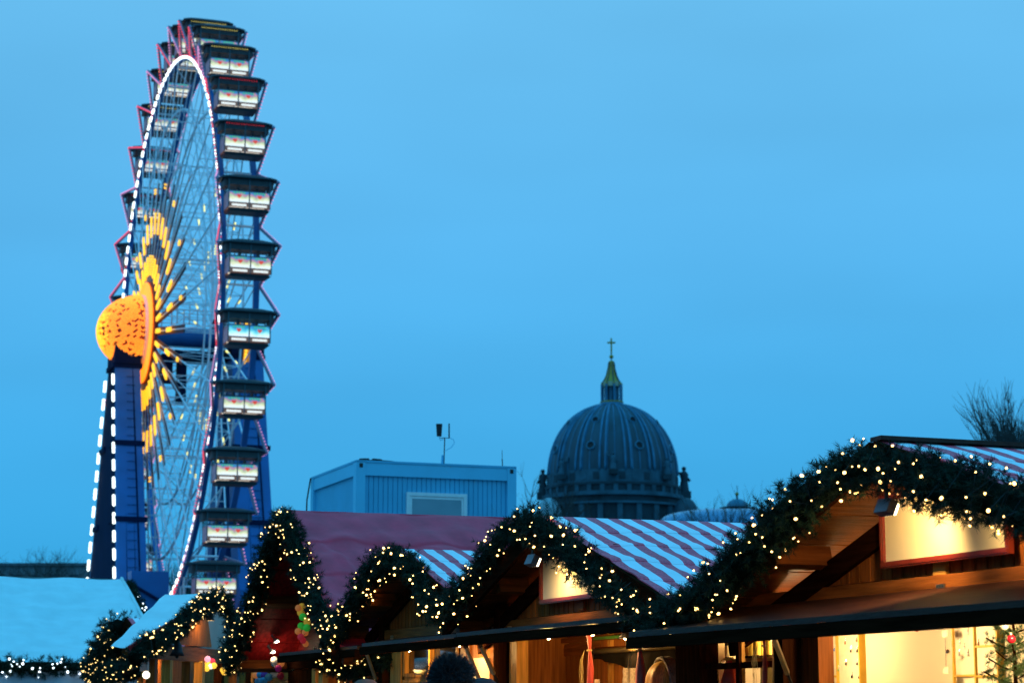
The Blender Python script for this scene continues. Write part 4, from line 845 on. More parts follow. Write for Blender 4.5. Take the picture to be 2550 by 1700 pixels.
cu_ = MB().lathe([(1.65*math.cos(t*PI/16), zc+1.35*math.sin(t*PI/16)) for t in range(9)], 20, (qx, 6, 0)).build('cupola', BOR, gh, smooth=True); MB().lathe([(0, zc-.12), (2.6, zc-.12), (2.6, zc+.04), (0, zc+.04)], 20, (qx, 6, 0)).build('cupola_rim', STONE, cu_)
MB().lathe([(1.6, ztop-5), (1.6, zc-.12)], 16, (qx, 6, 0)).build('cupola_drum', STONE, cu_)
MB().tube([(qx, 6, zc+1.3), (qx, 6, zc+2.2)], .14, 6).build('stem', DARKM, cu_); MB().ball((qx, 6, at(1836, 1229, 306).z), .27, 10).build('orb', GILT, cu_); MB().tube([(qx, 6, zc+2.2), (qx, 6, at(1836, 1208, 306).z)], .04, 4).build('mast', DARKM, cu_)
lb = at(100, 1440, 240); b_ = thing('low_building', 'long low building with chimney behind bare trees beyond the white tarp', 'building', (lb.x, 240, 0), frame='w')
zt_ = at(100, 1408, 240).z; MB().bx(-14, 8.6, 0, 12, 0, zt_).build('wall', mat('dusk_render', (.16, .20, .22), .8, var=.15, scale=.3), b_); MB().bx(-14.3, 8.9, -.4, 12.3, zt_+.004, zt_+.3).build('roof', mat('slate_roof', (.10, .12, .14), .6), b_)
MB().bx(at(86, 1400, 240).x-lb.x, at(106, 1400, 240).x-lb.x, 3, 4.2, zt_+.301, at(90, 1398, 240).z).build('chimney', STONE, b_)
for k in range(9): MB().bx(-12+k*2.2, -11+k*2.2, -.06, -.01, zt_-2.6, zt_-1.0).build('window', mat('dusk_window', (.04, .07, .09), .2), b_)
P_ = at(1960, 1300, 420)

# ================================================================== BARE TREES
BARK = mat('winter_bark', (.035, .030, .028), .9, var=.4, scale=2, bump=.4, bscale=12)
def tree(label, px, ytop, Y, spread, seed, upright=.5, tw=1.0, levels=5, trunk=None, name='bare_tree', nb=(3, 5)):
    rn = random.Random(seed); top = at(px, ytop, Y); H = top.z; t = thing(name, label, 'tree', (top.x, Y, 0), 'bare winter trees', frame='w')
    trunk_mb = MB(); cr = MB(); r0 = .022*H*tw; hb = H*.42 if trunk is None else trunk
    trunk_mb.tube([(0, 0, 0), (.05*rn.random(), 0, hb*.5), (0, .05, hb)], [r0*1.3, r0, r0*.8], 8).build('trunk', BARK, t, smooth=True)
    def grow(p, d, L, r, lv):
        pts = [p]; n = 3; q = Vector(p); dd = Vector(d)
        for k in range(n):
            dd = (dd+Vector((rn.gauss(0, .13), rn.gauss(0, .13), .10*upright))).normalized(); q = q+dd*(L/n); pts.append(q.copy())
        cr.tube(pts, [r*(1-.55*k/n) for k in range(n+1)], 4 if lv > 1 else 3, False)
        if lv == 0: return
        kids = rn.randint(*nb)
        for k in range(kids):
            i = rn.choice([1, 2, 3, 3]); b = pts[i]; a = rn.uniform(0, 2*PI); sp = rn.uniform(.35, .75)*(1.25-upright*.6)
            nd = (dd+Vector((math.cos(a)*sp, math.sin(a)*sp, rn.uniform(-.1, .3)))).normalized(); grow(b, nd, L*rn.uniform(.58, .8), max(r*.52, .0035*Y/40*tw), lv-1)
    for k in range(rn.randint(4, 6)):
        a = 2*PI*k/5+rn.uniform(-.4, .4); grow(Vector((0, 0, hb*rn.uniform(.8, 1))), Vector((math.cos(a)*spread, math.sin(a)*spread, 1)).normalized(), (H-hb)*.42, r0*.55, levels-1)
    cr.build('crown', BARK, t); return t
tree('bare tree with upright twigs rising behind the jewellery stall roof', 2522, 1070, 62, .30, 3, 1.0, .8, 5, nb=(4, 6))
tree('taller bare tree with upright twigs at the end of the jewellery stall roof', 2592, 1036, 64, .30, 5, 1.0, .8, 5, nb=(4, 6))
tree('bare tree just left of the cathedral drum', 1318, 1195, 260, .7, 11, .4, 1.1, 5); tree('thin bare tree between cathedral and glass roof', 1742, 1228, 190, .8, 12, .5, .9, 5); tree('bushy bare tree before the blue glass roof', 1790, 1235, 190, .8, 13, .4, .9, 5)
tree('low bare tree before the foot of the cathedral', 1690, 1262, 185, .8, 14, .4, .9, 5)
for k, (px, y, Y, s) in enumerate(((15, 1345, 200, 21), (70, 1362, 205, 22), (140, 1358, 200, 23), (200, 1330, 195, 24))):
    tree(('spreading bare tree at the edge of the low building', 'bare tree beside the chimney of the low building', 'bare tree at the end of the low building', 'tall bare tree by the wheel tower')[k], px, y, Y, .9, s, .3, .7, 5)
for k, (px, y, Y, s) in enumerate(((660, 1325, 230, 31), (640, 1345, 235, 32), (420, 1395, 215, 33), (480, 1400, 220, 34), (375, 1400, 225, 35))):
    tree(('bare tree between wheel tower and steep red hut', 'smaller bare tree at the foot of the wheel', 'bare tree seen through the lower wheel', 'bare tree behind the lowest gondolas', 'bare tree close behind the wheel tower')[k], px, y, Y, .7, s, .5, .9, 5)

# ================================================================== FERRIS WHEEL
AL = -.342; WX0, WY0, WZ0 = -25.35, 150.0, 28.4; RR, RG, SEP, NG = 20.2, 22.6, 2.4, 32
wrz = math.atan2(-math.cos(AL), -math.sin(AL))
fw_ = thing('ferris_wheel', 'tall lit ferris wheel with glowing orange sun hub', 'ferris wheel', (WX0, WY0, 0), frame='w', rz=wrz)
HUB = Vector((0, 0, WZ0))
WST = mat('wheel_steel', (.78, .80, .84), .5, .2, var=.1); WBL = mat('wheel_blue', (.002, .125, .38), .5, var=.15, scale=.6); WNV = mat('wheel_navy', (.003, .014, .05), .9, var=.15, scale=.5, spec=.1); WMV = mat('mauve_steel', (.34, .24, .34), .5, var=.1)
LW = mat('white_cluster', (1, 1, 1), emit=(.86, 1, .93), es=2.6, sample='NONE'); LY = mat('yellow_cluster', (1, .8, .1), emit=(1, .44, .012), es=1.45, sample='NONE'); LO = mat('orange_cluster', (1, .5, .1), emit=(1, .26, .012), es=1.5, sample='NONE'); LR = mat('red_bulbs', (1, .1, .15), emit=(1, .06, .09), es=1.0, sample='NONE'); LP_ = mat('pink_bulbs', (1, .4, .6), emit=(.95, .32, .55), es=.8, sample='NONE'); LYW = mat('pale_yellow_bulbs', (1, .9, .3), emit=(1, .85, .2), es=1.3, sample='NONE')
def rimpt(r, a, y): return Vector((r*math.cos(a), y, WZ0+r*math.sin(a)))
def band(name, y0, y1, r0, r1, m):
    mb = MB(); n = 128; k0 = 0
    for i in range(n):
        a = 2*PI*i/n
        for (r, y) in ((r0, y0), (r1, y0), (r1, y1), (r0, y1)): mb.v.append(tuple(rimpt(r, a, y)))
    for i in range(n):
        for j in range(4):
            mb.f.append((i*4+j, i*4+(j+1) % 4, ((i+1) % n)*4+(j+1) % 4, ((i+1) % n)*4+j))
    return mb.build(name, m, fw_)
fr_ = band('front_rim', -.05, .26, RR-.26, RR+.08, WBL); bk_ = band('back_rim', SEP-.32, SEP+.05, RR-.22, RR+.08, WBL)
band('inner_ring', .1, .22, 16.3, 16.45, WST); band('inner_ring', SEP-.22, SEP-.1, 16.3, 16.45, WST); band('inner_ring', .5, .6, 12.3, 12.42, WST); band('inner_ring', SEP-.6, SEP-.5, 12.3, 12.42, WST)
# lamps on the front rim: four clusters to each bay
mb = MB()
for k in range(5): mb.ball((0, 0, (k-2)*.105), .10, 8)
cl = mb.mesh('rim_lamp', LW, True)
for i in range(NG*4):
    a = 2*PI*(i+.5)/(NG*4); o = obj('rim_lamp', cl, fr_); c = rimpt(RR-.1, a, -.12); o.location = c; o.rotation_euler = (0, -a, 0)
# spoke trusses, one per bay, shared mesh
HF, HB = -1.5, SEP+1.5
def spoke_mesh():
    mb = MB(); A = lambda r, y, t=0: Vector((r, y, t))
    fy = lambda r: HF+(0-HF)*(r/RR); by = lambda r: HB+(SEP-HB)*(r/RR)
    for f in (fy, by):
        mb.bar(A(1.3, f(1.3)), A(RR-.3, f(RR-.3)), .085, .085)
    mb.bar(A(6, fy(6)), A(RR-.3, fy(RR), 1.9), .04, .04)
    rs = [5.5, 9.0, 12.36, 16.38]
    for k, r in enumerate(rs):
        mb.bar(A(r, fy(r)), A(r, by(r)), .05, .05)
        if k < len(rs)-1:
            r2 = rs[k+1]; mb.bar(A(r, fy(r)), A(r2, by(r2)), .03, .03) if k % 2 else mb.bar(A(r, by(r)), A(r2, fy(r2)), .03, .03)
    return mb.mesh('spoke_truss', WST)
sm = spoke_mesh(); fy = lambda r: HF+(0-HF)*(r/RR)
def cluster(r0, r1, w, m, name, rb=.09, y=None):
    mb = MB(); n = max(1, int((r1-r0)/.17)); k = max(1, int(w/.17))
    for i in range(n):
        for j in range(k): mb.ball((r0+(r1-r0)*(i+.5)/n, fy(r0)-.16 if y is None else y, (j-(k-1)/2)*.17), rb, 6)
    return mb.mesh(name, m)
lamp_sets = [cluster(4.2, 5.7, .36, LY, 'ray_lamp'), cluster(7.2, 8.8, .36, LY, 'ray_lamp'), cluster(10.5, 11.0, .4, LY, 'ray_lamp')]
board = MB().bx(2.7, 11.4, 0, .05, -.28, .28).mesh('ray_board', mat('dark_red_board', (.10, .022, .022), .7))
for k in range(NG):
    a = 2*PI*k/NG+.06; o = obj('spoke_truss', sm, fw_); o.location = HUB; o.rotation_euler = (0, -a, 0)
    bo = obj('ray_board', board, o); bo.location = (0, fy(4)-.04, 0); bo.rotation_euler = (0, 0, math.atan2(1.5, RR)*1.0); bo.location = (0, fy(0)-.0, 0)
    for j, me in enumerate(lamp_sets):
        if j == 2 and k % 2: continue
        l = obj('ray_lamp', me, o)
# back cone rays, sparse
bl = cluster(6, 7, .2, LYW, 'back_ray_lamp', .08, SEP+1.0); bl2 = cluster(10.3, 11, .2, LYW, 'back_ray_lamp', .08, SEP+.8)
for k in range(NG):
    a = 2*PI*k/NG+.06
    for me in (bl, bl2):
        o = obj('back_ray_lamp', me, bk_); o.location = HUB; o.rotation_euler = (0, -a, 0)
# sun: ring of ray roots and the domed hub
seg = MB()
for i in range(6):
    for j in range(4): seg.ball((2.75+i*.17, HF-.06, (j-1.5)*.17), .1, 6)
sg = seg.mesh('sun_ring_lamps', LO)
for k in range(NG):
    a = 2*PI*(k+.5)/NG; o = obj('sun_ring_lamps', sg, fw_); o.location = HUB; o.rotation_euler = (0, -a, 0)
MB().lathe([(2.6, 0), (3.75, 0), (3.75, .25), (2.6, .25), (2.6, 0)], 48, (0, HF+.36, WZ0), Matrix.Rotation(R(90), 3, 'X')).build('sun_ring', mat('red_lamp_board', (.20, .03, .02), .7), fw_)
DR, DP = 2.62, 3.0; DB = HF-.35
dome = MB().lathe([(DR*math.cos(t), DP*math.sin(t)) for t in np.linspace(0, PI/2, 14)], 40, (0, DB, WZ0), Matrix.Rotation(R(90), 3, 'X')).build('sun_dome', mat('dome_maroon', (.30, .035, .012), .6), fw_, smooth=True)
MB().lathe([(DR+.04, -.2), (DR+.12, -.2), (DR+.12, 0), (DR+.04, 0)], 40, (0, DB, WZ0), Matrix.Rotation(R(90), 3, 'X')).build('dome_rim', WST, dome)
mo, my = MB(), MB(); nd = 2600; ga = PI*(3-math.sqrt(5))
for i in range(nd):
    s = (i+.5)/nd; t = math.asin(s); a = i*ga; x, z = DR*math.cos(t)*math.cos(a), DR*math.cos(t)*math.sin(a); y = DP*s
    n_ = math.sin(x*13.1+1.7*math.sin(z*7.3))+math.sin(z*15.7+1.3*math.sin(y*9.9)+1)+.8*math.sin(y*14.1+x*6.9)+random.gauss(0, .25)
    if n_ > 1.25: continue
    (my if y+random.gauss(0, .22) > DP*.88 else mo).ball((x*1.015, DB-y*1.015, WZ0+z*1.015), .068, 5)
mo.build('dome_bulbs', LO, dome, kind='stuff'); my.build('dome_bulbs', LY, dome, kind='stuff')
lp = MB()
MB().lathe([(.75, 0), (.75, SEP+6.2)], 20, (0, HF-.3+SEP+6.2, WZ0-.2), Matrix.Rotation(R(90), 3, 'X')).build('axle', WBL, fw_, smooth=True)
MB().lathe([(1.3, 0), (1.3, .3), (0, .3)], 24, (0, HF+.5, WZ0), Matrix.Rotation(R(90), 3, 'X')).build('hub_flange', WNV, fw_); MB().lathe([(1.3, 0), (1.3, .3), (0, .3)], 24, (0, HB, WZ0), Matrix.Rotation(R(90), 3, 'X')).build('hub_flange', WNV, fw_)
o = MB().lathe([(2.2, 0), (2.2, .5), (1.9, .5), (0, .5)], 32, (0, SEP+3.6, WZ0-.5), Matrix.Rotation(R(90), 3, 'X')).build('rear_sun_disc', mat('amber_disc', (.5, .22, .03), .6, emit=(1, .42, .05), es=.32, sample='NONE'), fw_)
mb = MB()
for k in range(54): a = 2*PI*k/54; mb.ball((2.25*math.cos(a), SEP+3.2, WZ0-.5+2.25*math.sin(a)), .13, 6)
mb.build('rear_disc_bulbs', LY, o, kind='stuff')
# service platform and railing by the axle
pf = MB().bx(-1.2, 1.2, .6, SEP+1, WZ0-1.9, WZ0-1.3).build('service_platform', WNV, fw_)
for y in (.7, 1.6, 2.6, 3.6):
    for x in (-1.1, 1.1): MB().tube([(x, y, WZ0+.6), (x, y, WZ0+2.1)], .05, 4).build('railing_post', WST, pf)
for zz in (WZ0+1.4, WZ0+2.1):
    for x in (-1.1, 1.1): MB().bar((x, .7, zz), (x, 3.6, zz), .06, .06).build('railing', WST, pf)
MB().bx(-.5, .5, 1.0, 1.6, WZ0-5.0, WZ0-1.9).build('counterweight', WNV, fw_); MB().bx(-.4, .4, -.2, .6, WZ0-3.6, WZ0-1.5).build('drive_box', WNV, fw_)
# cross ties between the rims and zigzag brackets to the gondola pivots
tie = MB().bar((RR, .2, 0), (RR, SEP-.2, 0), .12, .12); tie.bar((RR, .2, 0), (RR*math.cos(2*PI/NG), SEP-.2, RR*math.sin(2*PI/NG)), .07, .07); tm = tie.mesh('rim_tie', WST)
da = PI/NG; fx, fz = RR*math.cos(da), RR*math.sin(da)
def bracket_mesh(yo): return MB().bar((fx, 0, fz), (RG, yo, 0), .12, .17).bar((fx, 0, -fz), (RG, yo, 0), .12, .17).ball((RG, yo, 0), .14, 8).mesh('pivot_bracket', WMV)
def bracket_bulbs(m, yo, ya):
    mb = MB()
    for s in (-1, 1):
        for k in range(14):
            t = (k+.5)/14; mb.ball((fx+(RG-fx)*t+.04, yo+ya*t, s*fz*(1-t)), .062, 5)
    return mb.mesh('bracket_bulbs', m)
brf, brb = bracket_mesh(-.7), bracket_mesh(.75); bb1, bb2, bb3 = bracket_bulbs(LR, -.12, -.7), bracket_bulbs(LP_, .12, .75), bracket_bulbs(LP_, -.12, -.7)
mb = MB()
for k in range(7):
    t = (k+.5)/7*2-1; a = da*t; mb.ball((RR*math.cos(a)+.02, -.1, RR*math.sin(a)), .06, 5)
rrb = mb.mesh('rim_red_bulbs', LR)
GA0 = R(84)
for k in range(NG):
    a = GA0-2*PI*k/NG
    o = obj('rim_tie', tm, fw_); o.location = HUB; o.rotation_euler = (0, -a-da, 0)
    for y, m, brm in ((-.05, bb1 if k % 3 else bb3, brf), (SEP+.05, bb2, brb)):
        o = obj('pivot_bracket', brm, fw_); o.location = HUB+Vector((0, y, 0)); o.rotation_euler = (0, -a, 0); l = obj('bracket_bulbs', m, o); l['kind'] = 'stuff'
    l = obj('rim_red_bulbs', rrb, fr_); l.location = HUB; l.rotation_euler = (0, -a, 0); l['kind'] = 'stuff'

# ---- gondolas
ART = bpy.data.materials.new('painted_backlit_panel'); ART.use_nodes = True
def art_mat(m, tint):
    t = m.node_tree; b = t.nodes['Principled BSDF']; tcn = t.nodes.new('ShaderNodeTexCoord'); sp = t.nodes.new('ShaderNodeSeparateXYZ'); t.links.new(tcn.outputs['Object'], sp.inputs[0])
    nz = t.nodes.new('ShaderNodeTexNoise'); nz.inputs['Scale'].default_value = 3.2; nz.inputs['Detail'].default_value = 3; t.links.new(tcn.outputs['Object'], nz.inputs[0])
    ad = t.nodes.new('ShaderNodeMath'); ad.operation = 'MULTIPLY_ADD'; ad.inputs[1].default_value = .55; t.links.new(nz.outputs[0], ad.inputs[0]); t.links.new(sp.outputs[2], ad.inputs[2])
    r = t.nodes.new('ShaderNodeValToRGB'); mp_ = t.nodes.new('ShaderNodeMapRange'); mp_.inputs[1].default_value = -1.48; mp_.inputs[2].default_value = -.80; t.links.new(ad.outputs[0], mp_.inputs[0]); t.links.new(mp_.outputs[0], r.inputs[0])
    cs = tint; e = r.color_ramp.elements; e[0].position = 0; e[0].color = (*cs[0], 1); e[1].position = 1; e[1].color = (*cs[-1], 1)
    for k, c in enumerate(cs[1:-1]): q = e.new((k+1)/(len(cs)-1)); q.color = (*c, 1)
    t.links.new(r.outputs[0], b.inputs['Base Color']); t.links.new(r.outputs[0], b.inputs['Emission Color']); b.inputs['Emission Strength'].default_value = .8; b.inputs['Roughness'].default_value = .4; m.cycles.emission_sampling = 'NONE'
art_mat(ART, [(1, .78, .62), (1, .95, .84), (1, .92, .70), (.92, .78, .40), (.45, .52, .30), (.62, .24, .28), (.05, .22, .40)])
ART2 = bpy.data.materials.new('painted_green_panel'); ART2.use_nodes = True; art_mat(ART2, [(1, .95, .9), (1, 1, .95), (.7, .98, .92), (.25, .75, .7), (.1, .5, .6), (.03, .25, .45)])
PBAR = mat('backlit_bar', (1, .9, .75), emit=(1, .86, .66), es=.85, sample='NONE'); PBRD = mat('copper_surround', (.42, .16, .09), .5, emit=(.6, .2, .1), es=.12, sample='NONE'); HEART = mat('heart_red', (.8, .05, .03), emit=(.85, .07, .04), es=.75, sample='NONE'); LEAF = mat('leaf_green', (.1, .6, .15), emit=(.10, .62, .16), es=.6, sample='NONE')
GDK = mat('gondola_dark', (.030, .036, .042), .5, var=.2); GTR = mat('gondola_trim', (.05, .09, .11), .4, .2, var=.2); GSOF = mat('gondola_soffit', (.10, .06, .06), .6)
def heart(y, z, s, x):
    pts = []
    for k in range(14):
        t = 2*PI*k/14; pts.append(Vector((x, y+s*.062*16*math.sin(t)**3, z+s*.062*(13*math.cos(t)-5*math.cos(2*t)-2*math.cos(3*t)-math.cos(4*t)))))
    return MB().prism(pts, (.02, 0, 0))
def make_gondola(art, lights):
    t = thing('gondola', '', 'gondola', (0, 0, 0), frame='w')
    W2, D2, RW, RD = 1.33, .72, 1.78, .98
    rf = MB()
    oct_ = lambda w, d, z, c: [(-d+c, -w, z), (d-c, -w, z), (d, -w+c*1.6, z), (d, w-c*1.6, z), (d-c, w, z), (-d+c, w, z), (-d, w-c*1.6, z), (-d, -w+c*1.6, z)]
    a, b, c = oct_(RD, RD, 0, .1), None, None
    lo, mid, hi = oct_(RW, RD, -.10, .28), oct_(RW, RD, .02, .28), oct_(RW*.6, RD*.55, .20, .2)
    rf.add(lo+mid+hi, [tuple(range(8))[::-1]]+[(i, (i+1) % 8, 8+(i+1) % 8, 8+i) for i in range(8)]+[(8+i, 8+(i+1) % 8, 16+(i+1) % 8, 16+i) for i in range(8)]+[tuple(range(16, 24))]); rf.build('roof', GDK, t)
    MB().add(oct_(RW+.02, RD+.02, -.075, .28)+oct_(RW+.02, RD+.02, -.02, .28), [(i, (i+1) % 8, 8+(i+1) % 8, 8+i) for i in range(8)]).build('roof_trim', GTR, t)
    MB().bx(-.55, .55, -1.6, -1.36, -.62, -.101).build('end_soffit', GSOF, t); MB().bx(-.55, .55, 1.36, 1.6, -.62, -.101).build('end_soffit', GSOF, t)
    MB().bx(-D2+.04, D2-.04, -W2+.03, W2-.03, -.52, -.101).build('roof_lining', GDK, t)
    MB().tube([(0, -RW-.1, 0), (0, RW+.1, 0)], .09, 8).build('pivot_axle', GDK, t)
    for x in (-D2, D2):
        for y in (-W2, 0, W2): MB().bx(x-.035, x+.035, y-.035, y+.035, -2.02, -.101).build('post', GTR, t)
    MB().bx(-D2+.1, D2-.1, -W2+.1, W2-.1, -2.10, -2.0).build('floor', GDK, t)
    MB().lathe([(.0, -2.22), (.9, -2.22), (1.0, -2.1), (0, -2.1)], 4, (0, 0, 0), Matrix.Diagonal((.98, 1.92, 1)) @ Matrix.Rotation(PI/4, 3, 'Z')).build('underbody', GDK, t)
    for s in (1, -1):
        x = s*(D2+.005)
        for y in (-W2/2, W2/2):
            p_ = MB().bx(x-.02, x+.02, y-W2/2+.05, y+W2/2-.05, -1.66, -.98).build('side_panel', art, t)
            heart(y, -1.27, .15, x+(.021 if s > 0 else -.041)).build('heart', HEART, p_)
            mb = MB()
            for k in range(5): mb.ball((x+.02*s, y+(k-2)*.16, -1.07+.03*math.cos((k-2)*.8)), .06, 6)
            mb.build('leaf_row', LEAF, p_)
            l_ = MB().bx(x-.03, x+.012, y-W2/2+.05, y+W2/2-.05, -1.98, -1.70).build('lower_panel', PBRD, t); MB().bx(x-.012, x+.02*(1 if s > 0 else 1.2), y-W2/2+.20, y+W2/2-.20, -1.92, -1.78).build('light_bar', PBAR, l_)
        MB().bx(x-.03, x+.03, -W2, W2, -.97, -.90).build('rail', GTR, t); MB().bx(x-.025, x+.025, -W2, W2, -1.70, -1.665).build('rail', GTR, t); MB().bx(x-.02, x+.02, -W2, W2, -.72, -.69).build('hand_rail', GDK, t)
        if lights:
            mb = MB()
            for k in range(16): mb.ball((x+.03*s, -W2+.1+k*.162, -.16), .03, 5)
            l_ = mb.build('roof_bulbs', lights, t); l_['kind'] = 'stuff'
    for y in (-W2, W2):
        p_ = MB().bx(-D2+.06, D2-.06, y-.02, y+.02, -1.95, -.98).build('end_panel', mat('end_panel_mauve', (.30, .22, .28), .5, var=.4, scale=4, emit=(.5, .2, .2), es=.10, sample='NONE'), t)
        for x in (-.3, 0, .3): MB().bx(x-.02, x+.02, y-.02, y+.02, -.979, -.53).build('end_bar', GTR, t)
    for y in (-.6, .6):
        MB().bx(-.5, .5, y-.22, y+.22, -1.5, -1.4).build('seat', GDK, t); MB().bx(-.18, .2, y-.05, y+.08, -1.39, -.6).build('seat_back', GDK, t)
    return t
protos = [make_gondola(ART, LYW), make_gondola(ART, LR), make_gondola(ART, None), make_gondola(ART2, None)]
labs = ['heart panelled gondola with yellow roof bulbs seen behind the lit front rim', 'heart panelled gondola with red roof bulbs seen behind the lit front rim', 'heart panelled gondola with unlit roof edge seen behind the lit front rim', 'gondola with turquoise and white backlit panels low on the wheel']
used = [False]*4; base_m = Matrix.Translation((WX0, WY0, 0)) @ Matrix.Rotation(wrz, 4, 'Z')
for k in range(NG):
    a = GA0-2*PI*k/NG; c = base_m @ (rimpt(RG, a, SEP/2))
    if c.z < 9.5: continue
    kk = k if k < 16 else k-NG
    ty = 0 if -3 <= kk <= 3 else (1 if 4 <= kk <= 5 or kk in (-5, -4) else 2)
    if k == 8: ty = 3
    g_ = protos[ty] if not used[ty] else copy_tree(protos[ty]); used[ty] = True
    g_.location = c; g_.rotation_euler = (0, R(random.uniform(-2.2, 2.2)), wrz); 
    NUM = ('', 'first', 'second', 'third', 'fourth', 'fifth', 'sixth', 'seventh', 'eighth')
    g_['label'] = labs[ty] if (k == 8 or k > 13) else 'dark roofed heart panelled gondola, %s %s the turquoise panelled one' % (NUM[abs(k-8)], 'above' if k < 8 else 'below')
    g_['group'] = ('gondolas with yellow bulbs', 'gondolas with red bulbs', 'gondolas without roof bulbs', 'green gondola')[ty]

# ---- support towers
def tower(y0, y1, top, label, lights):
    t = thing('wheel_tower', label, 'tower', (WX0, WY0, 0), 'towers carrying the wheel', frame='w', rz=wrz)
    def sec(z): f = (top-z)/top; s = 1.45+8.2*f; e = .3*f; return s, y0-e, y1+e*.6
    zs = [0, 7.5, 14.5, 20, top]
    for za, zb_ in zip(zs[:-1], zs[1:]):
        s0, a0, b0 = sec(za); s1, a1, b1 = sec(zb_-.06)
        for sg_, nm in ((1, WBL), (-1, WBL)):
            w0, w1 = 3.0-1.2*za/top, 3.0-1.2*zb_/top
            MB().add([(sg_*s0, a0, za), (sg_*s0, b0, za), (sg_*(s0-w0), b0, za), (sg_*(s0-w0), a0, za), (sg_*s1, a1, zb_-.06), (sg_*s1, b1, zb_-.06), (sg_*(s1-w1), b1, zb_-.06), (sg_*(s1-w1), a1, zb_-.06)], [(0, 1, 2, 3), (4, 7, 6, 5), (0, 4, 5, 1), (1, 5, 6, 2), (2, 6, 7, 3), (3, 7, 4, 0)]).build('leg_section', nm, t)
            MB().box((sg_*(s1-w1/2), (a1+b1)/2, zb_-.1), (w1+.3, b1-a1+.3, .35)).build('flange', WNV, t)
    s0, a0, b0 = sec(0); s1, a1, b1 = sec(top)
    ya = (lambda f: a0+(a1-a0)*f) if lights else (lambda f: b0+(b1-b0)*f-.4)
    MB().add([(-s0+.5, ya(0)-.02, 0), (s0-.5, ya(0)-.02, 0), (s1-.1, ya(1)-.02, top), (-s1+.1, ya(1)-.02, top)], [(0, 1, 2, 3)]).build('cladding', WNV, t)
    MB().bx(-1.7, 1.7, y0-.05, y1+.05, top+.01, top+1.4).build('head', WNV, t)
    lad = MB()
    for yy in (.35, .62): lad.tube([(s0+.06, a0+(b0-a0)*yy, 0), (s1+.06, a1+(b1-a1)*yy, top-.5)], .035, 4)
    for k in range(40):
        f = (k+.5)/41; x = s0+(s1-s0)*f+.06; lad.bar((x, a0+(b0-a0)*.35+(a1-a0)*f, top*f), (x, a0+(b0-a0)*.62+(a1-a0)*f, top*f), .03, .03)
    lad.build('ladder', WNV, t); MB().tube([(s0+.05, a0+(b0-a0)*.8, 0), ((s0+s1)/2+.05, a0+(b0-a0)*.74, top*.5), (s1+.05, a1+(b1-a1)*.7, top-.3)], .06, 5).build('cable', WNV, t)
    if lights:
        mb = MB()
        for k in range(6): mb.ball((0, 0, (k-2.5)*.13), .11, 8)
        me = mb.mesh('edge_lamp', LW, True)
        for sg_ in (-1, 1):
            for k in range(19):
                z = 3+k*1.27
                if z > top-.3: break
                s, a_, b_ = sec(z); o = obj('edge_lamp', me, t); o.location = (sg_*(s+.05), a_-.15, z); o.rotation_euler = (0, -sg_*math.atan(8.2/top), 0)
    return t
tower(-3.75, -1.95, WZ0-2.6, 'blue wheel tower edged with white lamps below the sun hub', True)
tower(SEP+2.3, SEP+4.6, WZ0-1.5, 'plain blue rear wheel tower behind the right hand gondolas', False)
t = thing('wheel_machinery', 'blue steel base frame with boxes and hoses under the ferris wheel', 'machinery', (WX0, WY0, 0), frame='w', rz=wrz)
for x in (-7, -2, 3, 7): MB().bx(x-.4, x+.4, -3, SEP+3, 3.2, 4.6).build('cross_beam', WBL, t)
for y in (-2.6, SEP+2.4): MB().bx(-12, 12, y-.5, y+.5, 2.2, 3.19).build('side_beam', WBL, t); MB().bx(-10.5, 10.5, y-.4, y+.4, .0, 2.19).build('ballast_box', WBL, t)
MB().bx(9.0, 10.6, -3.6, -1.1, 4.61, 10.5).build('switch_cabinet', WBL, t); MB().bx(8.0, 10.2, SEP+1.4, SEP+4.6, 4.61, 9.4).build('switch_cabinet', WBL, t)
for k in range(3): MB().tube([(10.7, -3.4, 9.5-k*1.4), (10.8, -1.8, 8.6-k*1.4), (10.8, 0, 8.4-k*1.4), (10.6, 1.6, 8.9-k*1.3)], .12, 6).build('hose', WNV, t)
for k in range(5):
    x = 9-k*1.2; MB().bar((x, .2, 3), (x, .2, 12-k), .14, .14).build('platform_post', WST, t); MB().bar((x, .2, 4), (x-1.2, .2, 8-k*.5), .08, .08).build('platform_brace', WST, t); MB().bar((x, .2, 8), (x, 2.8, 8), .1, .1).build('platform_brace', WST, t)
MB().bx(-7, 9, -.6, SEP+.6, 4.9, 5.1).build('boarding_deck', WST, t)

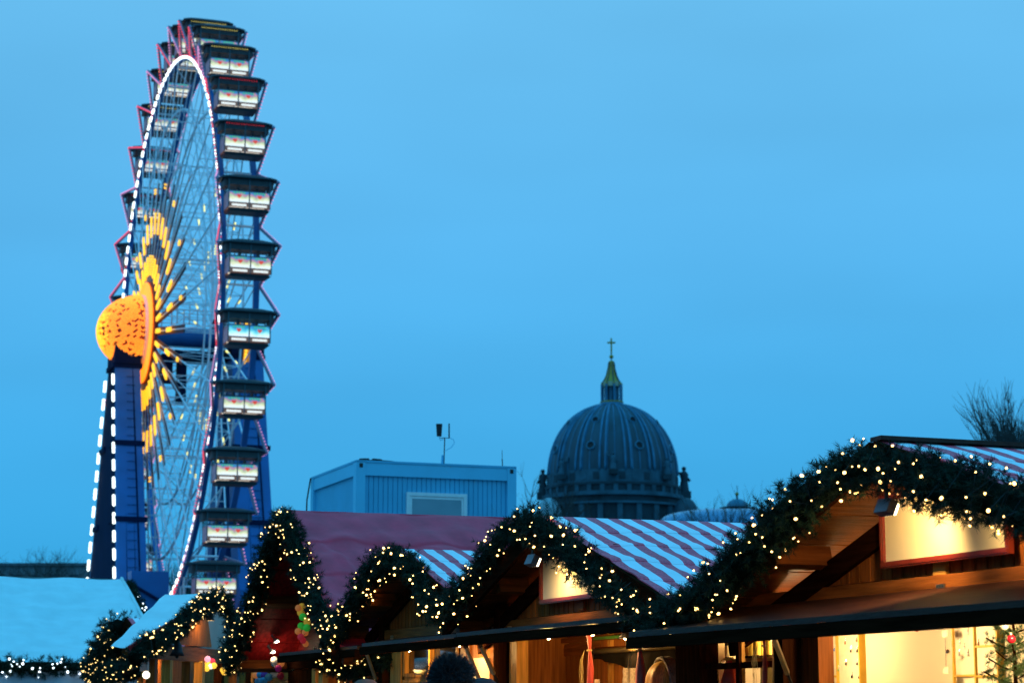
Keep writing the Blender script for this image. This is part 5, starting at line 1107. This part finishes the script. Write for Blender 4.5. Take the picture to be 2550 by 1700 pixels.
# ================================================================== PEOPLE
def person(label, head, height_top, facing, coat, skin, haircol, hairkind, foot=0.0, hm=None):
    """head: (x, y) of the head centre; the figure stands upright with its weight on both feet; facing = heading of the face"""
    x, y = head; t = thing('person', label, 'person', (x, y, foot), frame='w', rz=facing)
    H = height_top-foot-(.05 if hairkind == 'fluffy' else .025); h = H/7.5
    V = [(0, 0, H*.52, .135), (0, .0, H*.60, .13), (0, .01, H*.70, .15), (0, .015, H*.785, .14), (0, .005, H*.835, .062), (0, -.01, H*.868, .060), (0, -.02, H*.905, .082), (0, -.02, H*.945, .088), (0, -.012, H*.972, .072)]
    E_ = [(i, i+1) for i in range(8)]
    for s in (-1, 1):
        k = len(V); V += [(s*.17, .01, H*.785, .075), (s*.215, .02, H*.70, .062), (s*.235, .02, H*.60, .050), (s*.225, -.06, H*.50, .042), (s*.215, -.10, H*.465, .036)]; E_ += [(3, k), (k, k+1), (k+1, k+2), (k+2, k+3), (k+3, k+4)]
        f0 = k+4
        for j, (dx, dy, L) in enumerate(((.03, -.01, .07), (.012, -.02, .085), (-.006, -.02, .08), (-.022, -.015, .065), (-.03*s, -.045, .055))):
            m = len(V); V += [(s*.215+dx*s, -.10+dy, H*.44, .013), (s*.213+dx*s*1.1, -.115+dy, H*.44-L*.55, .010), (s*.21+dx*s*1.1, -.11+dy, H*.44-L, .008)]; E_ += [(f0, m), (m, m+1), (m+1, m+2)]
        k = len(V); V += [(s*.09, 0, H*.48, .095), (s*.095, -.01, H*.28, .068), (s*.095, .015, H*.06, .046), (s*.10, -.10, .035, .040), (s*.10, -.15, .03, .03)]; E_ += [(0, k), (k, k+1), (k+1, k+2), (k+2, k+3), (k+3, k+4)]
    me = bpy.data.meshes.new('body'); me.from_pydata([v[:3] for v in V], E_, []); o = obj('body', me, t)
    sk = o.modifiers.new('skin', 'SKIN'); lay = me.skin_vertices[0].data if me.skin_vertices else None
    if lay is None:
        bpy.context.view_layer.objects.active = o; lay = me.skin_vertices[0].data
    for i, v in enumerate(V): lay[i].radius = (v[3], v[3]*(.75 if i < 4 else 1)); lay[i].use_root = (i == 0)
    ss = o.modifiers.new('sub', 'SUBSURF'); ss.levels = ss.render_levels = 2
    # coat below the collar, skin above and at the hands
    m = bpy.data.materials.new('person_cloth_skin'); m.use_nodes = True; n_ = m.node_tree; b = n_.nodes['Principled BSDF']; b.inputs['Roughness'].default_value = .8
    tcn = n_.nodes.new('ShaderNodeTexCoord'); sp = n_.nodes.new('ShaderNodeSeparateXYZ'); n_.links.new(tcn.outputs['Object'], sp.inputs[0]); rmp = n_.nodes.new('ShaderNodeValToRGB'); mm = n_.nodes.new('ShaderNodeMath'); mm.operation = 'DIVIDE'; mm.inputs[1].default_value = H; n_.links.new(sp.outputs[2], mm.inputs[0]); n_.links.new(mm.outputs[0], rmp.inputs[0])
    rmp.color_ramp.interpolation = 'CONSTANT'; e = rmp.color_ramp.elements; e[0].position = 0; e[0].color = (.02, .02, .03, 1); e[1].position = .845; e[1].color = (*skin, 1); q = e.new(.475); q.color = (*coat, 1)
    n_.links.new(rmp.outputs[0], b.inputs['Base Color']); me.materials.append(m)
    hc = Vector((0, -.018, H*.94)); hs = H*.94
    HM = hm or mat('hair_'+hairkind, haircol, .55, var=.5, scale=30)
    if hairkind == 'fluffy':
        mb = MB(); rn = random.Random(4); mb.ball(hc+Vector((0, .015, .03)), .105, 18, (.95, 1.05, .98)); o = mb.build('hair', HM, t, smooth=True)
        vs_ = []
        for k in range(5200):
            d = Vector((rn.gauss(0, 1), rn.gauss(.25, 1), rn.gauss(.45, 1))).normalized()
            if d.z < -.35: continue
            if d.y < -.5 and d.z < .25: continue
            p0 = hc+Vector((0, .015, .03))+Vector((d.x*.098, d.y*.106, d.z*.10)); c_ = Vector((rn.gauss(0, .6), rn.gauss(0, .6), rn.gauss(.1, .6))); tip = p0+(d+c_*.85).normalized()*rn.uniform(.02, .05); s_ = d.cross(c_).normalized()*.003
            vs_ += [p0-s_, p0+s_, tip]
        ob = obj('hair_strands', tri_mesh('hair_strands', np.array(vs_), HM), o); ob['kind'] = 'stuff'
    elif hairkind == 'long':
        mb = MB()
        def fn(i, j):
            a = 2*PI*i; b2 = PI*(.02+.80*j); r = .104+.006*math.sin(a*9+j*4); z = math.cos(b2)*.118
            front = max(0, -math.sin(a)); r2 = r*math.sin(min(b2, PI*.5+.25*(b2-PI*.5)))*(1-.25*front*max(0, j-.35))
            return (hc.x+r2*math.cos(a), hc.y+.012+r2*1.08*math.sin(a), hc.z+.02+z-(.06*max(0, j-.6)))
        mb.grid(fn, 40, 20).build('hair', HM, t, smooth=True)
    elif hairkind == 'beanie':
        MB().lathe([(.108, -.03), (.114, 0), (.108, .04), (.09, .085), (.05, .115), (0, .123)], 26, hc+Vector((0, .01, .01))).build('knit_hat', HM, t, smooth=True); MB().lathe([(.116, -.035), (.121, -.015), (.116, .01)], 26, hc+Vector((0, .01, .01))).build('hat_brim', HM, t, smooth=True)
    # face
    sk_ = mat('skin_tone', skin, .5); MB().tube([hc+Vector((0, -.085, .01)), hc+Vector((0, -.108, -.025)), hc+Vector((0, -.092, -.035))], [.008, .014, .012], 8).build('nose', sk_, t, smooth=True)
    for s in (-1, 1):
        MB().ball(hc+Vector((s*.032, -.083, .008)), .012, 8).build('eye', WHITE, t, smooth=True); MB().ball(hc+Vector((s*.09, .0, -.01)), .026, 8, (.35, .7, 1.1)).build('ear', sk_, t, smooth=True)
    MB().ball(hc+Vector((0, -.082, -.055)), .02, 8, (1.2, .4, .35)).build('mouth', mat('lip', (.35, .10, .08), .5), t, smooth=True)
    return t, hc, H
q = at(1124, 1625, 10.7)
t, hc, H = person('man seen from behind with fluffy dark hair and dark blue coat', (q.x, q.y), q.z, R(152), (.012, .035, .08), (.45, .28, .2), (.02, .018, .02), 'fluffy')
MB().lathe([(.12, -.20), (.16, -.19), (.19, -.12), (.15, -.06), (.10, -.05)], 20, hc+Vector((0, .06, -.0))).build('hood', mat('navy_coat', (.015, .04, .09), .8, bump=.3), t, smooth=True)
u_, z_ = hit(1652, 1645, 5.42); q = W(u_, 5.42, z_)
t, hc, H = person('woman with blonde hair and wide grey headband inside the ribbon stall', (q.x, q.y), z_, R(112), (.25, .18, .12), (.6, .42, .3), (.52, .33, .09), 'long', foot=.04, hm=mat('blonde_hair', (.52, .33, .09), .5, var=.5, scale=6, stretch=(40, 40, 2)))
mb = MB(); mb.grid(lambda i, j: (hc.x+.113*math.cos(PI*(-.08+1.16*i)), hc.y-.045+.075*j+.02*math.sin(i*PI), hc.z+.02+.128*math.sin(PI*(-.08+1.16*i))+.004*math.sin(j*19)), 30, 8)
o = mb.build('headband', mat('grey_knit', (.30, .29, .27), .95, var=.25, scale=50, bump=.6, bscale=80), t, smooth=True); md = o.modifiers.new('s', 'SOLIDIFY'); md.thickness = .012
u_, z_ = hit(1800, 1684, 5.66); q = W(u_, 5.66, z_)
person('person with short honey blonde hair behind the bottle window', (q.x, q.y), z_, FR+R(60), (.05, .06, .04), (.6, .42, .3), (.45, .28, .07), 'long', foot=.04, hm=MATS['blonde_hair'])
q = at(1198, 1688, 11.6); person('person in a dark beanie beside the fluffy haired man', (q.x, q.y), q.z, FR+PI, (.02, .02, .025), (.5, .33, .25), (.02, .02, .025), 'beanie', hm=mat('black_knit', (.018, .018, .022), .95, bump=.5, bscale=60))
q = at(908, 1690, 13.5); person('person in a brown knitted hat below the fir swag', (q.x, q.y), q.z, FR+PI, (.06, .03, .03), (.5, .33, .25), (.2, .08, .05), 'beanie', hm=mat('brown_knit', (.20, .07, .045), .95, bump=.5, bscale=60))
for m_ in list(MATS.values()): pass
